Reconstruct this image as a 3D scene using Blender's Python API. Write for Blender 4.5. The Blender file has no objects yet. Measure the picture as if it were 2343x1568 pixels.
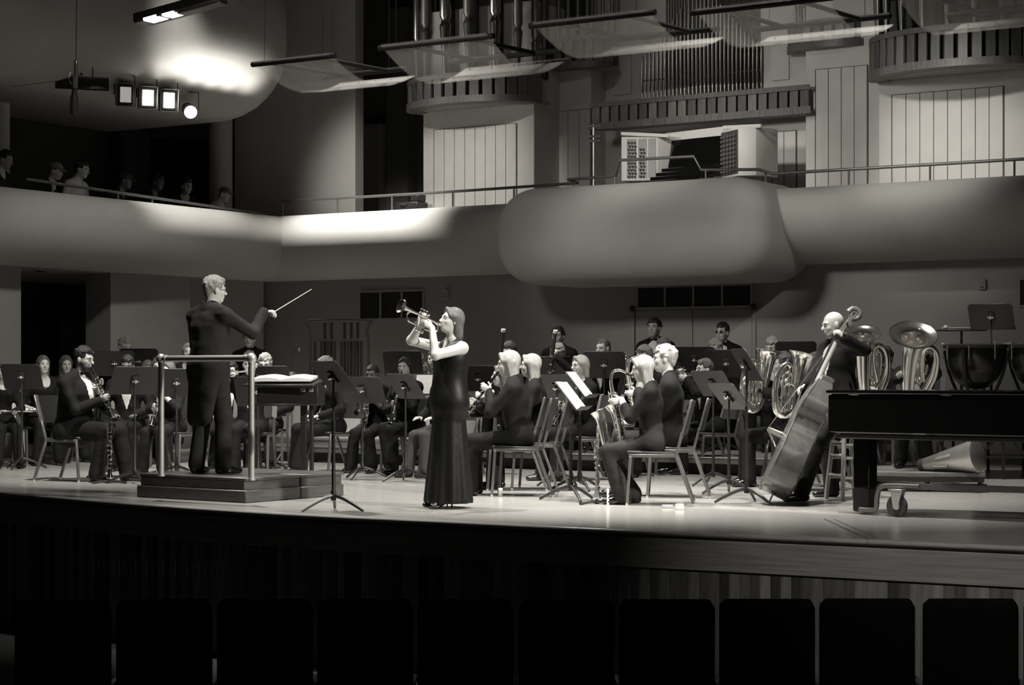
import bpy, bmesh, math, random
import numpy as np
from mathutils import Vector as V3, Matrix, Euler
random.seed(7)
SC = bpy.context.scene
COL = SC.collection
R = math.radians
PI = math.pi
# ------------------------------------------------------------------ camera
FPX, CX, YH, ZC = 4400.0, 1171.5, 850.0, 1.17      # focal length in px, principal x, horizon row, eye height over stage
cam_d = bpy.data.cameras.new('camera')
cam = bpy.data.objects.new('camera', cam_d)
COL.objects.link(cam)
cam.location = (0, 0, ZC)
cam.rotation_euler = (R(90), 0, 0)
cam_d.sensor_width = 36.0
cam_d.lens = FPX / 2343.0 * 36.0
cam_d.shift_y = (YH - 784.0) / 2343.0
cam_d.clip_end = 200
SC.camera = cam
# ------------------------------------------------------------------ hall frame (u along back wall, v into depth)
HC = (-3.86, 30.8)
HA = R(-32.3)
HM = Matrix.Translation((HC[0], HC[1], 0)) @ Matrix.Rotation(HA, 4, 'Z')
HI = HM.inverted()
def hw(u, v, z=0.0):
    return HM @ V3((u, v, z))
def hp(px, py, v):
    tx = (px - CX) / FPX
    vx, vy = -math.sin(HA), math.cos(HA)
    Y = (v + HC[0] * vx + HC[1] * vy) / (tx * vx + vy)
    p = HI @ V3((tx * Y, Y, ZC + (YH - py) * Y / FPX))
    return p.x, p.z
def at(px, py, Y):
    return V3(((px - CX) / FPX * Y, Y, ZC + (YH - py) * Y / FPX))
def fl(px, py, z=0.0):
    Y = FPX * (ZC - z) / (py - YH)
    return V3(((px - CX) / FPX * Y, Y, z))
# ------------------------------------------------------------------ world, exposure
SC.view_settings.view_transform = 'Standard'
SC.view_settings.look = 'None'
SC.view_settings.gamma = 1.0
SC.view_settings.exposure = 0.15
SC.view_settings.use_curve_mapping = False
W = bpy.data.worlds.new('world')
SC.world = W
W.use_nodes = True
W.node_tree.nodes['Background'].inputs[0].default_value = (1, .97, .9, 1)
W.node_tree.nodes['Background'].inputs[1].default_value = 0.006
# ------------------------------------------------------------------ stage lights
def spot(name, p, t, watts, deg, blend=.35, rad=.12):
    d = bpy.data.lights.new(name, 'SPOT')
    d.energy = watts
    d.spot_size = R(deg)
    d.spot_blend = blend
    d.shadow_soft_size = rad
    d.color = (1, .975, .915)
    o = bpy.data.objects.new(name, d)
    COL.objects.link(o)
    o.location = p
    o.rotation_euler = (V3(t) - V3(p)).to_track_quat('-Z', 'Y').to_euler()
    return o
# side-balcony floods, left (the lamps in view and their neighbours further front)
spot('stage_spot', hw(.9, -9.6, 5.9), hw(11.0, -8.6, .8), 4600, 34, .7, .15)
spot('stage_spot', hw(.9, -5.0, 5.0), hw(7.5, -5.6, .7), 1300, 36, .8, .15)
# rig over the stage front, steep on the players
spot('stage_spot', hw(7.4, -10.3, 9.8), hw(9.6, -9.2, 0.9), 4800, 44, .9)
spot('stage_spot', hw(13.2, -11.2, 9.8), hw(12.5, -8.6, 0.7), 4400, 38, .9)
spot('stage_spot', hw(7.6, -10.8, 9.4), hw(4.6, -8.0, .9), 5200, 38, .9)
# side-balcony flood, right, level with the stage front
spot('stage_spot', hw(19.5, -11.0, 6.4), hw(9.5, -9.4, .9), 5200, 34, .9, .2)
# rig over the middle of the stage
spot('stage_spot', hw(10.6, -9.3, 9.6), hw(10.5, -8.4, 0), 3000, 44, .9)
spot('stage_spot', hw(6.5, -6.6, 9.6), hw(6.2, -5.4, 0), 3000, 52, .8)
spot('stage_spot', hw(12.0, -6.6, 9.6), hw(11.6, -5.2, 0), 3000, 52, .8)
# soloist special
spot('stage_spot', hw(7.6, -14.8, 8.6), fl(1015, 1160) + V3((0, 0, 1.25)), 1300, 11, .5, .08)
# ledge and organ spots, plus added fill spots for walls and balcony fronts
spot('house_spot', hw(3.6, -4.6, 9.8), hw(2.6, -1.1, 3.3), 7500, 27, 1.0)
spot('house_spot', hw(3.6, -5.2, 9.8), hw(1.0, -3.0, 3.5), 2600, 22, 1.0)
spot('house_spot', hw(4.6, -9.0, 8.6), hw(3.5, .5, 4.0), 2500, 17, 1.0, .3)
spot('house_spot', hw(7.6, -10.0, 8.6), hw(7.6, .5, 3.8), 2300, 19, 1.0, .3)
spot('house_spot', hw(11.0, -9.5, 8.6), hw(11.2, .2, 3.8), 2700, 18, 1.0, .3)
spot('house_spot', hw(8.5, -8.5, 9.6), hw(8.0, .5, 6.2), 160, 60, 1.0, .3)
spot('house_spot', hw(8.0, -13.5, 6.6), hw(8.6, .0, 2.9), 1900, 36, 1.0, .7)  # broad fill added to lift the pulpit front and back wall
spot('house_spot', hw(12.0, -9.5, 8.5), hw(.0, -4.4, 1.0), 1700, 26, .9, .4)  # fill added to brighten the left pillars and nearby players
spot('house_spot', hw(5.5, -7.0, 9.0), hw(1.5, .6, 4.4), 2300, 14, 1.0, .3)
spot('house_spot', hw(17.5, -18.5, 7.0), hw(15.6, -11.4, -.25), 1300, 30, 1.0, .2)
spot('house_spot', hw(15.5, -8.0, 7.0), hw(9.4, -1.4, 3.1), 700, 11, 1.0, .1)  # added to brighten the right end of the pulpit front
# ------------------------------------------------------------------ materials
TINT = (1.0, .972, .922)
MATS = {}
def mono(name, v, rough=.6, metal=0.0, var=.12, scale=6.0, bump=0.0, bscale=40.0, spec=.5, stretch=None, coat=0.0, bdist=.02, bdet=3.0):
    if name in MATS: return MATS[name]
    m = bpy.data.materials.new(name)
    m.use_nodes = True
    nt = m.node_tree
    b = nt.nodes['Principled BSDF']
    b.inputs['Roughness'].default_value = rough
    b.inputs['Metallic'].default_value = metal
    b.inputs['Specular IOR Level'].default_value = spec
    b.inputs['Coat Weight'].default_value = coat
    tc = nt.nodes.new('ShaderNodeTexCoord')
    src = tc.outputs['Object']
    if stretch:
        mp = nt.nodes.new('ShaderNodeMapping')
        mp.inputs['Scale'].default_value = stretch
        nt.links.new(src, mp.inputs['Vector'])
        src = mp.outputs['Vector']
    n = nt.nodes.new('ShaderNodeTexNoise')
    n.inputs['Scale'].default_value = scale
    n.inputs['Detail'].default_value = 4
    nt.links.new(src, n.inputs['Vector'])
    r = nt.nodes.new('ShaderNodeValToRGB')
    lo, hi = v * (1 - var), v * (1 + var)
    r.color_ramp.elements[0].position = .3
    r.color_ramp.elements[1].position = .7
    r.color_ramp.elements[0].color = (lo * TINT[0], lo * TINT[1], lo * TINT[2], 1)
    r.color_ramp.elements[1].color = (min(hi, .95) * TINT[0], min(hi, .95) * TINT[1], min(hi, .95) * TINT[2], 1)
    nt.links.new(n.outputs['Fac'], r.inputs['Fac'])
    nt.links.new(r.outputs['Color'], b.inputs['Base Color'])
    if bump:
        n2 = nt.nodes.new('ShaderNodeTexNoise')
        n2.inputs['Scale'].default_value = bscale
        n2.inputs['Detail'].default_value = bdet
        nt.links.new(src, n2.inputs['Vector'])
        bp = nt.nodes.new('ShaderNodeBump')
        bp.inputs['Strength'].default_value = bump
        bp.inputs['Distance'].default_value = bdist
        nt.links.new(n2.outputs['Fac'], bp.inputs['Height'])
        nt.links.new(bp.outputs['Normal'], b.inputs['Normal'])
    MATS[name] = m
    return m
def emis(name, s):
    if name in MATS: return MATS[name]
    m = bpy.data.materials.new(name)
    m.use_nodes = True
    nt = m.node_tree
    nt.nodes.remove(nt.nodes['Principled BSDF'])
    e = nt.nodes.new('ShaderNodeEmission')
    e.inputs[0].default_value = (1, .97, .9, 1)
    e.inputs[1].default_value = s
    nt.links.new(e.outputs[0], nt.nodes['Material Output'].inputs[0])
    MATS[name] = m
    return m
def clear(name, v=.75, fac=.05):
    """thin acrylic sheet: mostly see-through, a little diffuse haze and gloss"""
    if name in MATS: return MATS[name]
    m = bpy.data.materials.new(name)
    m.use_nodes = True
    nt = m.node_tree
    b = nt.nodes['Principled BSDF']
    b.inputs['Base Color'].default_value = (v, v * .97, v * .92, 1)
    b.inputs['Roughness'].default_value = .08
    t = nt.nodes.new('ShaderNodeBsdfTransparent')
    mx = nt.nodes.new('ShaderNodeMixShader')
    lw = nt.nodes.new('ShaderNodeLayerWeight')
    lw.inputs[0].default_value = .25
    ma = nt.nodes.new('ShaderNodeMath')
    ma.operation = 'MULTIPLY_ADD'
    ma.inputs[1].default_value = .25
    ma.inputs[2].default_value = fac
    nt.links.new(lw.outputs['Facing'], ma.inputs[0])
    nt.links.new(ma.outputs[0], mx.inputs[0])
    nt.links.new(t.outputs[0], mx.inputs[1])
    nt.links.new(b.outputs[0], mx.inputs[2])
    nt.links.new(mx.outputs[0], nt.nodes['Material Output'].inputs[0])
    MATS[name] = m
    return m
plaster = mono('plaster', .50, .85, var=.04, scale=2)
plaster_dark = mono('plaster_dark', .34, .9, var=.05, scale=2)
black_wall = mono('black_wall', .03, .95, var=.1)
white_panel = mono('white_panel', .62, .6, var=.05, scale=3)
groove = mono('groove', .10, .9)
wood_dark = mono('wood_dark', .09, .45, var=.35, scale=4, stretch=(14, 14, 1))
wood_mid = mono('wood_mid', .13, .42, var=.3, scale=4, stretch=(14, 14, 1))
wood_lite = mono('wood_lite', .30, .42, var=.22, scale=4, stretch=(14, 14, 1))
stage_wood = mono('stage_wood', .38, .20, var=.16, scale=2.2, stretch=(1.2, 26, 1), bump=.03, bscale=3)
fascia_wood = mono('fascia_wood', .30, .5, var=.22, scale=2.0, stretch=(1.0, 1, 22))
podium_wood = mono('podium_wood', .085, .35, var=.3, scale=3, stretch=(2, 2, 26))
pipe_metal = mono('pipe_metal', .32, .32, 1.0, var=.06)
rail_metal = mono('rail_metal', .14, .42, .6, var=.05)
brushed = mono('brushed', .72, .40, .7, var=.05, scale=3)
chrome = mono('chrome', .9, .10, .85, var=.04)
brass = mono('brass', .86, .12, .93, var=.05)
black_metal = mono('black_metal', .022, .42, .0, var=.1, spec=.5)
stand_metal = mono('stand_metal', .014, .42, .0, var=.1, spec=.6)
chair_metal = mono('chair_metal', .20, .38, .6, var=.08)
pad_black = mono('pad_black', .02, .6, var=.1)
piano_black = mono('piano_black', .006, .10, var=.02, spec=.6, coat=.4)
rubber = mono('rubber', .05, .6)
paper = mono('paper', .86, .8, var=.03)
skin = mono('skin', .60, .5, var=.04, scale=12)
skin_tan = mono('skin_tan', .42, .5, var=.04, scale=12)
skin_dark = mono('skin_dark', .13, .42, var=.05, scale=12)
lip = mono('lip', .26, .45)
eye_dark = mono('eye_dark', .02, .25)
cloth_black = mono('cloth_black', .008, .82, var=.2, bump=.6, bscale=5, spec=.25, bdist=.05, stretch=(1, 1, 1.5), bdet=.6)
cloth_grey = mono('cloth_grey', .024, .85, var=.2, bump=.7, bscale=5, spec=.2, bdist=.06, stretch=(1, 1, 1.6), bdet=.8)
satin = mono('satin', .007, .5, var=.1, bump=.25, bscale=8, spec=.3)
cloth_white = mono('cloth_white', .82, .8, var=.03)
cloth_mid = mono('cloth_mid', .22, .85, var=.1)
shoe_black = mono('shoe_black', .010, .16, spec=.7)
hair_black = mono('hair_black', .012, .42, var=.3, scale=30, stretch=(3, 3, .4), bump=.5, bscale=60)
hair_brown = mono('hair_brown', .12, .42, var=.4, scale=30, stretch=(3, 3, .4), bump=.5, bscale=60)
hair_blond = mono('hair_blond', .42, .42, var=.3, scale=30, stretch=(3, 3, .4), bump=.6, bscale=60)
hair_grey = mono('hair_grey', .30, .45, var=.4, scale=26, stretch=(3, 3, .5), bump=.6, bscale=60)
grenadilla = mono('grenadilla', .010, .22, spec=.6)
mute_metal = mono('mute_metal', .62, .36, .85, var=.06)
varnish = mono('varnish', .09, .24, var=.22, scale=2.5, stretch=(6, 6, 1.2), spec=.6, coat=.5)
varnish_top = mono('varnish_top', .16, .22, var=.15, scale=3, spec=.6, coat=.4)
acrylic = clear('acrylic')
lamp_glow = emis('lamp_glow', 26)
lamp_dim = emis('lamp_dim', .3)
# ------------------------------------------------------------------ mesh helpers
def finish(me, mat, smooth, ang=40):
    if mat: me.materials.append(mat)
    if smooth:
        me.shade_smooth()
        me.set_sharp_from_angle(angle=R(ang))
def link(name, me, parent=None):
    o = bpy.data.objects.new(name, me)
    COL.objects.link(o)
    if parent is not None: o.parent = parent
    return o
def tag(o, label=None, cat=None, group=None, kind=None):
    if label: o['label'] = label
    if cat: o['category'] = cat
    if group: o['group'] = group
    if kind: o['kind'] = kind
    return o
def thing(name, label, cat, loc=(0, 0, 0), rz=0.0, group=None):
    o = bpy.data.objects.new(name, None)
    o.empty_display_size = .1
    COL.objects.link(o)
    o.location = loc
    o.rotation_euler = (0, 0, rz)
    return tag(o, label, cat, group)
def struct(name, parent=None):
    o = bpy.data.objects.new(name, None)
    COL.objects.link(o)
    o.matrix_world = HM
    return tag(o, kind='structure')
def cat_pts(pts, n):
    """Catmull-Rom through pts (each any-dim), n samples per span"""
    P = [np.array(p, float) for p in pts]
    P = [2 * P[0] - P[1]] + P + [2 * P[-1] - P[-2]]
    out = []
    for i in range(1, len(P) - 2):
        for k in range(n):
            t = k / n
            a, b, c, d = P[i - 1], P[i], P[i + 1], P[i + 2]
            out.append(.5 * ((2 * b) + (-a + c) * t + (2 * a - 5 * b + 4 * c - d) * t * t + (-a + 3 * b - 3 * c + d) * t ** 3))
    out.append(P[-2])
    return out
def rot_to(axis):
    return V3((0, 0, 1)).rotation_difference(V3(axis).normalized()).to_matrix()
class MB:
    def __init__(s): s.v = []; s.f = []
    def add(s, vs, fs):
        n = len(s.v)
        s.v += [tuple(x) for x in vs]
        s.f += [tuple(i + n for i in f) for f in fs]
        return s
    def box(s, c, size, rot=None, taper=1.0):
        hx, hy, hz = size[0] / 2, size[1] / 2, size[2] / 2
        vs = []
        for z, k in ((-hz, 1.0), (hz, taper)):
            for x, y in ((-hx, -hy), (hx, -hy), (hx, hy), (-hx, hy)): vs.append(V3((x * k, y * k, z)))
        if rot is not None:
            M = rot if isinstance(rot, Matrix) else Euler(rot).to_matrix()
            vs = [M @ v for v in vs]
        c = V3(c)
        return s.add([v + c for v in vs], [(3, 2, 1, 0), (4, 5, 6, 7), (0, 1, 5, 4), (1, 2, 6, 5), (2, 3, 7, 6), (3, 0, 4, 7)])
    def bar(s, a, b, w, h=None, up=(0, 0, 1)):
        a, b = V3(a), V3(b)
        z = (b - a)
        L = z.length
        z.normalize()
        x = V3(up).cross(z)
        if x.length < 1e-4: x = V3((1, 0, 0)).cross(z)
        x.normalize()
        y = z.cross(x)
        M = Matrix((x, y, z)).transposed()
        return s.box((a + b) / 2, (w, h or w, L), M)
    def tube(s, pts, r, seg=8, n=0, caps=True, closed=False):
        if n:
            q = [tuple(p) + ((r[i],) if hasattr(r, '__len__') else (r,)) for i, p in enumerate(pts)]
            q = cat_pts(q, n)
            pts = [x[:3] for x in q]
            r = [max(x[3], 1e-4) for x in q]
        P = [V3(p) for p in pts]
        m = len(P)
        rr = list(r) if hasattr(r, '__len__') else [r] * m
        T = []
        for i in range(m):
            if closed: t = P[(i + 1) % m] - P[i - 1]
            else: t = P[min(i + 1, m - 1)] - P[max(i - 1, 0)]
            if t.length < 1e-9: t = V3((0, 0, 1))
            T.append(t.normalized())
        x = T[0].orthogonal().normalized()
        vs = []
        for i in range(m):
            if i:
                q = T[i - 1].rotation_difference(T[i])
                x = q @ x
                x = (x - T[i] * x.dot(T[i])).normalized()
            y = T[i].cross(x)
            for k in range(seg):
                a = 2 * PI * k / seg
                vs.append(P[i] + (x * math.cos(a) + y * math.sin(a)) * rr[i])
        fs = []
        mm = m if closed else m - 1
        for i in range(mm):
            j = (i + 1) % m
            for k in range(seg):
                l = (k + 1) % seg
                fs.append((i * seg + k, i * seg + l, j * seg + l, j * seg + k))
        if caps and not closed:
            fs.append(tuple(range(seg - 1, -1, -1)))
            fs.append(tuple((m - 1) * seg + k for k in range(seg)))
        return s.add(vs, fs)
    def lathe(s, prof, o=(0, 0, 0), axis=(0, 0, 1), seg=20, caps=True, arc=None):
        M = rot_to(axis)
        o = V3(o)
        vs = []
        for (r, h) in prof:
            for k in range(seg):
                a = 2 * PI * k / seg
                vs.append(o + M @ V3((r * math.cos(a), r * math.sin(a), h)))
        fs = []
        for i in range(len(prof) - 1):
            for k in range(seg):
                l = (k + 1) % seg
                fs.append((i * seg + k, i * seg + l, (i + 1) * seg + l, (i + 1) * seg + k))
        if caps:
            fs.append(tuple(range(seg - 1, -1, -1)))
            fs.append(tuple((len(prof) - 1) * seg + k for k in range(seg)))
        return s.add(vs, fs)
    def ball(s, c, r, rot=None, seg=10, rings=6):
        rx, ry, rz = (r, r, r) if not hasattr(r, '__len__') else r
        M = rot if rot is not None else Matrix.Identity(3)
        c = V3(c)
        vs = [c + M @ V3((0, 0, -rz))]
        for i in range(1, rings):
            t = -PI / 2 + PI * i / rings
            for k in range(seg):
                a = 2 * PI * k / seg
                vs.append(c + M @ V3((rx * math.cos(t) * math.cos(a), ry * math.cos(t) * math.sin(a), rz * math.sin(t))))
        vs.append(c + M @ V3((0, 0, rz)))
        fs = [(0, 1 + (k + 1) % seg, 1 + k) for k in range(seg)]
        for i in range(rings - 2):
            for k in range(seg):
                l = (k + 1) % seg
                fs.append((1 + i * seg + k, 1 + i * seg + l, 1 + (i + 1) * seg + l, 1 + (i + 1) * seg + k))
        t = len(vs) - 1
        b = 1 + (rings - 2) * seg
        fs += [(b + k, b + (k + 1) % seg, t) for k in range(seg)]
        return s.add(vs, fs)
    def prism(s, poly, z0, z1):
        n = len(poly)
        vs = [(x, y, z0) for x, y in poly] + [(x, y, z1) for x, y in poly]
        fs = [tuple(range(n - 1, -1, -1)), tuple(range(n, 2 * n))]
        fs += [(i, (i + 1) % n, n + (i + 1) % n, n + i) for i in range(n)]
        return s.add(vs, fs)
    def strip(s, rows):
        """grid surface from rows of points"""
        n = len(rows[0])
        vs = [p for r in rows for p in r]
        return s.add(vs, [(i * n + k, i * n + k + 1, (i + 1) * n + k + 1, (i + 1) * n + k) for i in range(len(rows) - 1) for k in range(n - 1)])
    def xf(s, M):
        s.v = [tuple(M @ V3(p)) for p in s.v]
        return s
    def mesh(s, mat=None, smooth=True, bevel=0.0, ang=40, recalc=True):
        me = bpy.data.meshes.new('mesh')
        me.from_pydata(s.v, [], s.f)
        if recalc or bevel:
            bm = bmesh.new()
            bm.from_mesh(me)
            if bevel:
                es = [e for e in bm.edges if len(e.link_faces) == 2 and e.calc_face_angle(0) > .6]
                bmesh.ops.bevel(bm, geom=es, offset=bevel, segments=1, affect='EDGES', profile=.5)
            bmesh.ops.recalc_face_normals(bm, faces=bm.faces)
            bm.to_mesh(me)
            bm.free()
        finish(me, mat, smooth, ang)
        return me
    def build(s, name, mat, parent=None, smooth=True, bevel=0.0, ang=40):
        return link(name, s.mesh(mat, smooth, bevel, ang), parent)
def copy_tree(o, parent=None):
    c = o.copy()
    COL.objects.link(c)
    if parent is not None: c.parent = parent
    for ch in list(o.children): copy_tree(ch, c)
    return c
# ------------------------------------------------------------------ implicit surfaces (bodies, clothes, soft forms)
def nrm(a):
    a = np.array(a, float)
    return a / (np.linalg.norm(a) + 1e-12)
def RC(a, b, ra, rb, k=.03, flat=None, ff=1.0):
    return ('rc', np.array(a, float), np.array(b, float), ra, rb, k, None if flat is None else nrm(flat), ff)
def EL(c, r, M=None, k=.02):
    return ('el', np.array(c, float), np.array(r, float), np.eye(3) if M is None else np.array(M), k)
def BX(c, half, rad, k=0.0):
    return ('bx', np.array(c, float), np.array(half, float), rad, k)
def sdf_one(p, P):
    if p[0] == 'rc':
        a, b, ra, rb, k, fl_, ff = p[1:]
        d = P - a
        ab = b - a
        if fl_ is not None:
            d = d + np.outer(d @ fl_ * (ff - 1), fl_)
            ab = ab + (ab @ fl_) * (ff - 1) * fl_
        L = ab @ ab
        t = np.clip(d @ ab / max(L, 1e-9), 0, 1)
        return np.linalg.norm(d - t[:, None] * ab, axis=1) - (ra + (rb - ra) * t)
    if p[0] == 'bx':
        q = np.abs(P - p[1]) - (p[2] - p[3])
        return np.linalg.norm(np.maximum(q, 0), axis=1) + np.minimum(q.max(1), 0) - p[3]
    c, r, M, k = p[1:]
    q = (P - c) @ M
    k0 = np.linalg.norm(q / r, axis=1)
    k1 = np.linalg.norm(q / (r * r), axis=1) + 1e-9
    return k0 * (k0 - 1) / k1
def bounds(prims, pad):
    lo = np.full(3, 1e9)
    hi = -lo
    for p in prims:
        if p[0] == 'rc':
            r = max(p[3], p[4])
            lo = np.minimum(lo, np.minimum(p[1], p[2]) - r)
            hi = np.maximum(hi, np.maximum(p[1], p[2]) + r)
        else:
            r = p[2].max()
            lo = np.minimum(lo, p[1] - r)
            hi = np.maximum(hi, p[1] + r)
    return lo - pad, hi + pad
def axis_coords(lo, hi, res, fine):
    """monotone samples of [lo,hi]; fine = list of (a,b,step)"""
    out = [lo]
    while out[-1] < hi:
        st = res
        for a, b, s in fine:
            if a - s <= out[-1] <= b: st = min(st, s)
        out.append(out[-1] + st)
    return np.array(out)
def surf(prims, cuts=(), res=.012, fine=()):
    """surface nets; fine = list of (centre, half, step)"""
    lo, hi = bounds(prims, res * 2.5)
    ax = [axis_coords(lo[i], hi[i], res, [(c[i] - h[i], c[i] + h[i], s) for c, h, s in fine]) for i in range(3)]
    n = [len(a) for a in ax]
    D = np.full(n, 1.0)
    for p in prims:                                   # evaluate every primitive only on its own block of the grid
        k = p[5] if p[0] == 'rc' else p[4]
        pl, ph = bounds([p], res * 2.5 + k)
        sl3 = tuple(slice(max(0, np.searchsorted(ax[i], pl[i]) - 1), np.searchsorted(ax[i], ph[i]) + 1) for i in range(3))
        sub = D[sl3]
        G = np.stack(np.meshgrid(ax[0][sl3[0]], ax[1][sl3[1]], ax[2][sl3[2]], indexing='ij'), -1).reshape(-1, 3)
        d = sdf_one(p, G).reshape(sub.shape)
        if k <= 0: D[sl3] = np.minimum(sub, d)
        else:
            h = np.maximum(k - np.abs(sub - d), 0) / k
            D[sl3] = np.minimum(sub, d) - h * h * k * .25
    if cuts:
        m = D < res * 2.5
        idx = np.argwhere(m)
        P = np.stack([ax[0][idx[:, 0]], ax[1][idx[:, 1]], ax[2][idx[:, 2]]], 1)
        d = D[m]
        for c in cuts: d = c(P, d)
        D[m] = d
    ins = D < 0
    c8 = [(i, j, k) for i in (0, 1) for j in (0, 1) for k in (0, 1)]
    sl = lambda A, o: A[o[0]:n[0] - 1 + o[0], o[1]:n[1] - 1 + o[1], o[2]:n[2] - 1 + o[2]]
    s = np.zeros([k - 1 for k in n], np.int8)
    for o in c8: s += sl(ins, o)
    act = (s > 0) & (s < 8)
    A = np.argwhere(act)
    vid = np.full(act.shape, -1, np.int64)
    vid[act] = np.arange(len(A))
    acc = np.zeros((len(A), 3))
    cnt = np.zeros(len(A))
    def pos(I): return np.stack([ax[0][I[:, 0]], ax[1][I[:, 1]], ax[2][I[:, 2]]], 1)
    for a in c8:
        for d in range(3):
            if a[d]: continue
            b = list(a)
            b[d] = 1
            I, J = A + a, A + b
            da, db = D[tuple(I.T)], D[tuple(J.T)]
            x = (da < 0) != (db < 0)
            t = np.where(x, da / np.where(x, da - db, 1), 0)
            pt = pos(I) * (1 - t)[:, None] + pos(J) * t[:, None]
            acc += pt * x[:, None]
            cnt += x
    verts = acc / np.maximum(cnt, 1)[:, None]
    faces = []
    for d in range(3):
        e1, e2 = [(1, 2), (2, 0), (0, 1)][d]
        s0 = [slice(1, k - 1) for k in n]
        s0[d] = slice(0, n[d] - 1)
        s1 = list(s0)
        s1[d] = slice(1, n[d])
        a, b = ins[tuple(s0)], ins[tuple(s1)]
        for fl_, flip in ((a & ~b, False), (~a & b, True)):
            I = np.argwhere(fl_)
            if not len(I): continue
            off = np.array([1, 1, 1])
            off[d] = 0
            I = I + off
            q = []
            for o1, o2 in ((0, 0), (-1, 0), (-1, -1), (0, -1)):
                K = I.copy()
                K[:, e1] += o1
                K[:, e2] += o2
                q.append(vid[tuple(K.T)])
            q = np.stack(q, 1)
            if flip: q = q[:, ::-1]
            faces.append(q)
    F = np.concatenate(faces) if faces else np.zeros((0, 4), int)
    F = F[(F >= 0).all(1)]
    return verts, F
def surf_mesh(mat, prims, cuts=(), res=.012, fine=(), smooth_it=0):
    v, f = surf(prims, cuts, res, fine)
    me = bpy.data.meshes.new('mesh')
    me.vertices.add(len(v))
    me.vertices.foreach_set('co', v.ravel())
    me.loops.add(f.size)
    me.loops.foreach_set('vertex_index', f.ravel().astype(np.int32))
    me.polygons.add(len(f))
    me.polygons.foreach_set('loop_start', np.arange(0, f.size, 4, dtype=np.int32))
    me.update(calc_edges=True)
    me.validate()
    if mat: me.materials.append(mat)
    me.shade_smooth()
    return me
# ================================================================== THE HALL (hall coordinates u, v, z)
EDGE_PX = [(0, 1127), (300, 1150), (560, 1168), (760, 1179), (1000, 1190), (1300, 1205), (1700, 1222), (2343, 1250)]
EDGE = [(HI @ fl(*p)).to_2d() for p in EDGE_PX]
EDGE = [V3((0.5, EDGE[0].y + 1.1)), V3((3.0, EDGE[0].y + .45))] + EDGE + [V3((18.0, EDGE[-1].y + .2)), V3((21.0, EDGE[-1].y + .9))]
EDGE = [V3(p) for p in cat_pts([(e[0], e[1]) for e in EDGE], 5)]
def hu(px, py, u):
    """hall (v, z) of the pixel ray where it meets the plane u = const"""
    tx = (px - CX) / FPX
    ux, uy = math.cos(HA), math.sin(HA)
    Y = (u + HC[0] * ux + HC[1] * uy) / (tx * ux + uy)
    p = HI @ V3((tx * Y, Y, ZC + (YH - py) * Y / FPX))
    return p.y, p.z
fs = struct('floor')
poly = [(e[0], e[1]) for e in EDGE] + [(21, .1), (-6, .1), (-6, -8)]
MB().prism(poly, -.06, 0).build('stage_deck', stage_wood, fs, smooth=False)
# seams and inlaid strips of the deck
for a, b, w in [((1885, 1190), (1985, 1236), .03), ((1908, 1190), (2010, 1236), .02)]:
    p, q = HI @ fl(*a), HI @ fl(*b)
    MB().bar((p.x, p.y, .0006), (q.x, q.y, .0006), .0012, w, up=(0, 0, 1)).build('deck_seam', mono('seam', .31, .3), fs, smooth=False)
# rounded nosing, fascia board, recessed plank wall
def sweep_edge(prof):
    rows = []
    for i, e in enumerate(EDGE):
        a, b = EDGE[max(i - 1, 0)], EDGE[min(i + 1, len(EDGE) - 1)]
        t = V3((b[0] - a[0], b[1] - a[1])).normalized()
        n = V3((t.y, -t.x))          # towards the seats
        rows.append([(e[0] + n.x * o, e[1] + n.y * o, z) for o, z in prof])
    return MB().strip(rows)
t1 = struct('trim_1')
sweep_edge([(-.02, .001), (.018, .001), (.032, -.005), (.038, -.016), (.038, -.026), (.030, -.036), (.012, -.04), (-.02, -.04)]).build('nosing', stage_wood, t1)
t2 = struct('trim_2')
sweep_edge([(-.005, -.04), (.012, -.062), (.03, -.066), (.03, -.275), (.012, -.285), (-.02, -.285)]).build('fascia_board', fascia_wood, t2, ang=30)
wf = struct('wall_front')
sweep_edge([(-.012, -.28), (-.012, -1.25)]).build('backing', groove, wf)
pl_m = []
for k, v in enumerate((.05, .09, .14, .20, .26, .11)):
    m = mono('plank_wood_%s' % 'abcdef'[k], v, .5, var=.3, scale=3, stretch=(9, 9, .8))
    pl_m.append(MB().box((0, 0, -.5), (.0765, .022, .98)).mesh(m, True, .003))
acc = 0.0
step = .0785
for i in range(len(EDGE) - 1):
    a, b = EDGE[i], EDGE[i + 1]
    L = (V3((b[0], b[1])) - V3((a[0], a[1]))).length
    t = V3((b[0] - a[0], b[1] - a[1])).normalized()
    while acc < L:
        x, y = a[0] + t.x * acc, a[1] + t.y * acc
        acc += step
        if x < 3.6 or x > 19.5: continue
        o = link('plank', random.choice(pl_m), wf)
        o.location = (x + t.y * .002, y - t.x * .002, -.272)
        o.rotation_euler = (0, 0, math.atan2(t.y, t.x))
    acc -= L
fh = struct('floor_house')
MB().box((9, -19, -1.3), (46, 24, .1)).build('house_floor', black_wall, fh, smooth=False)
# ---- lower back wall
wb = struct('wall_back')
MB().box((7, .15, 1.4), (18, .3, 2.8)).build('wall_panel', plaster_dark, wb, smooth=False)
bb = struct('baseboard_back')
MB().box((7.5, -.012, .06), (15, .024, .12)).build('baseboard', mono('base_dark', .12, .5), bb)
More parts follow.
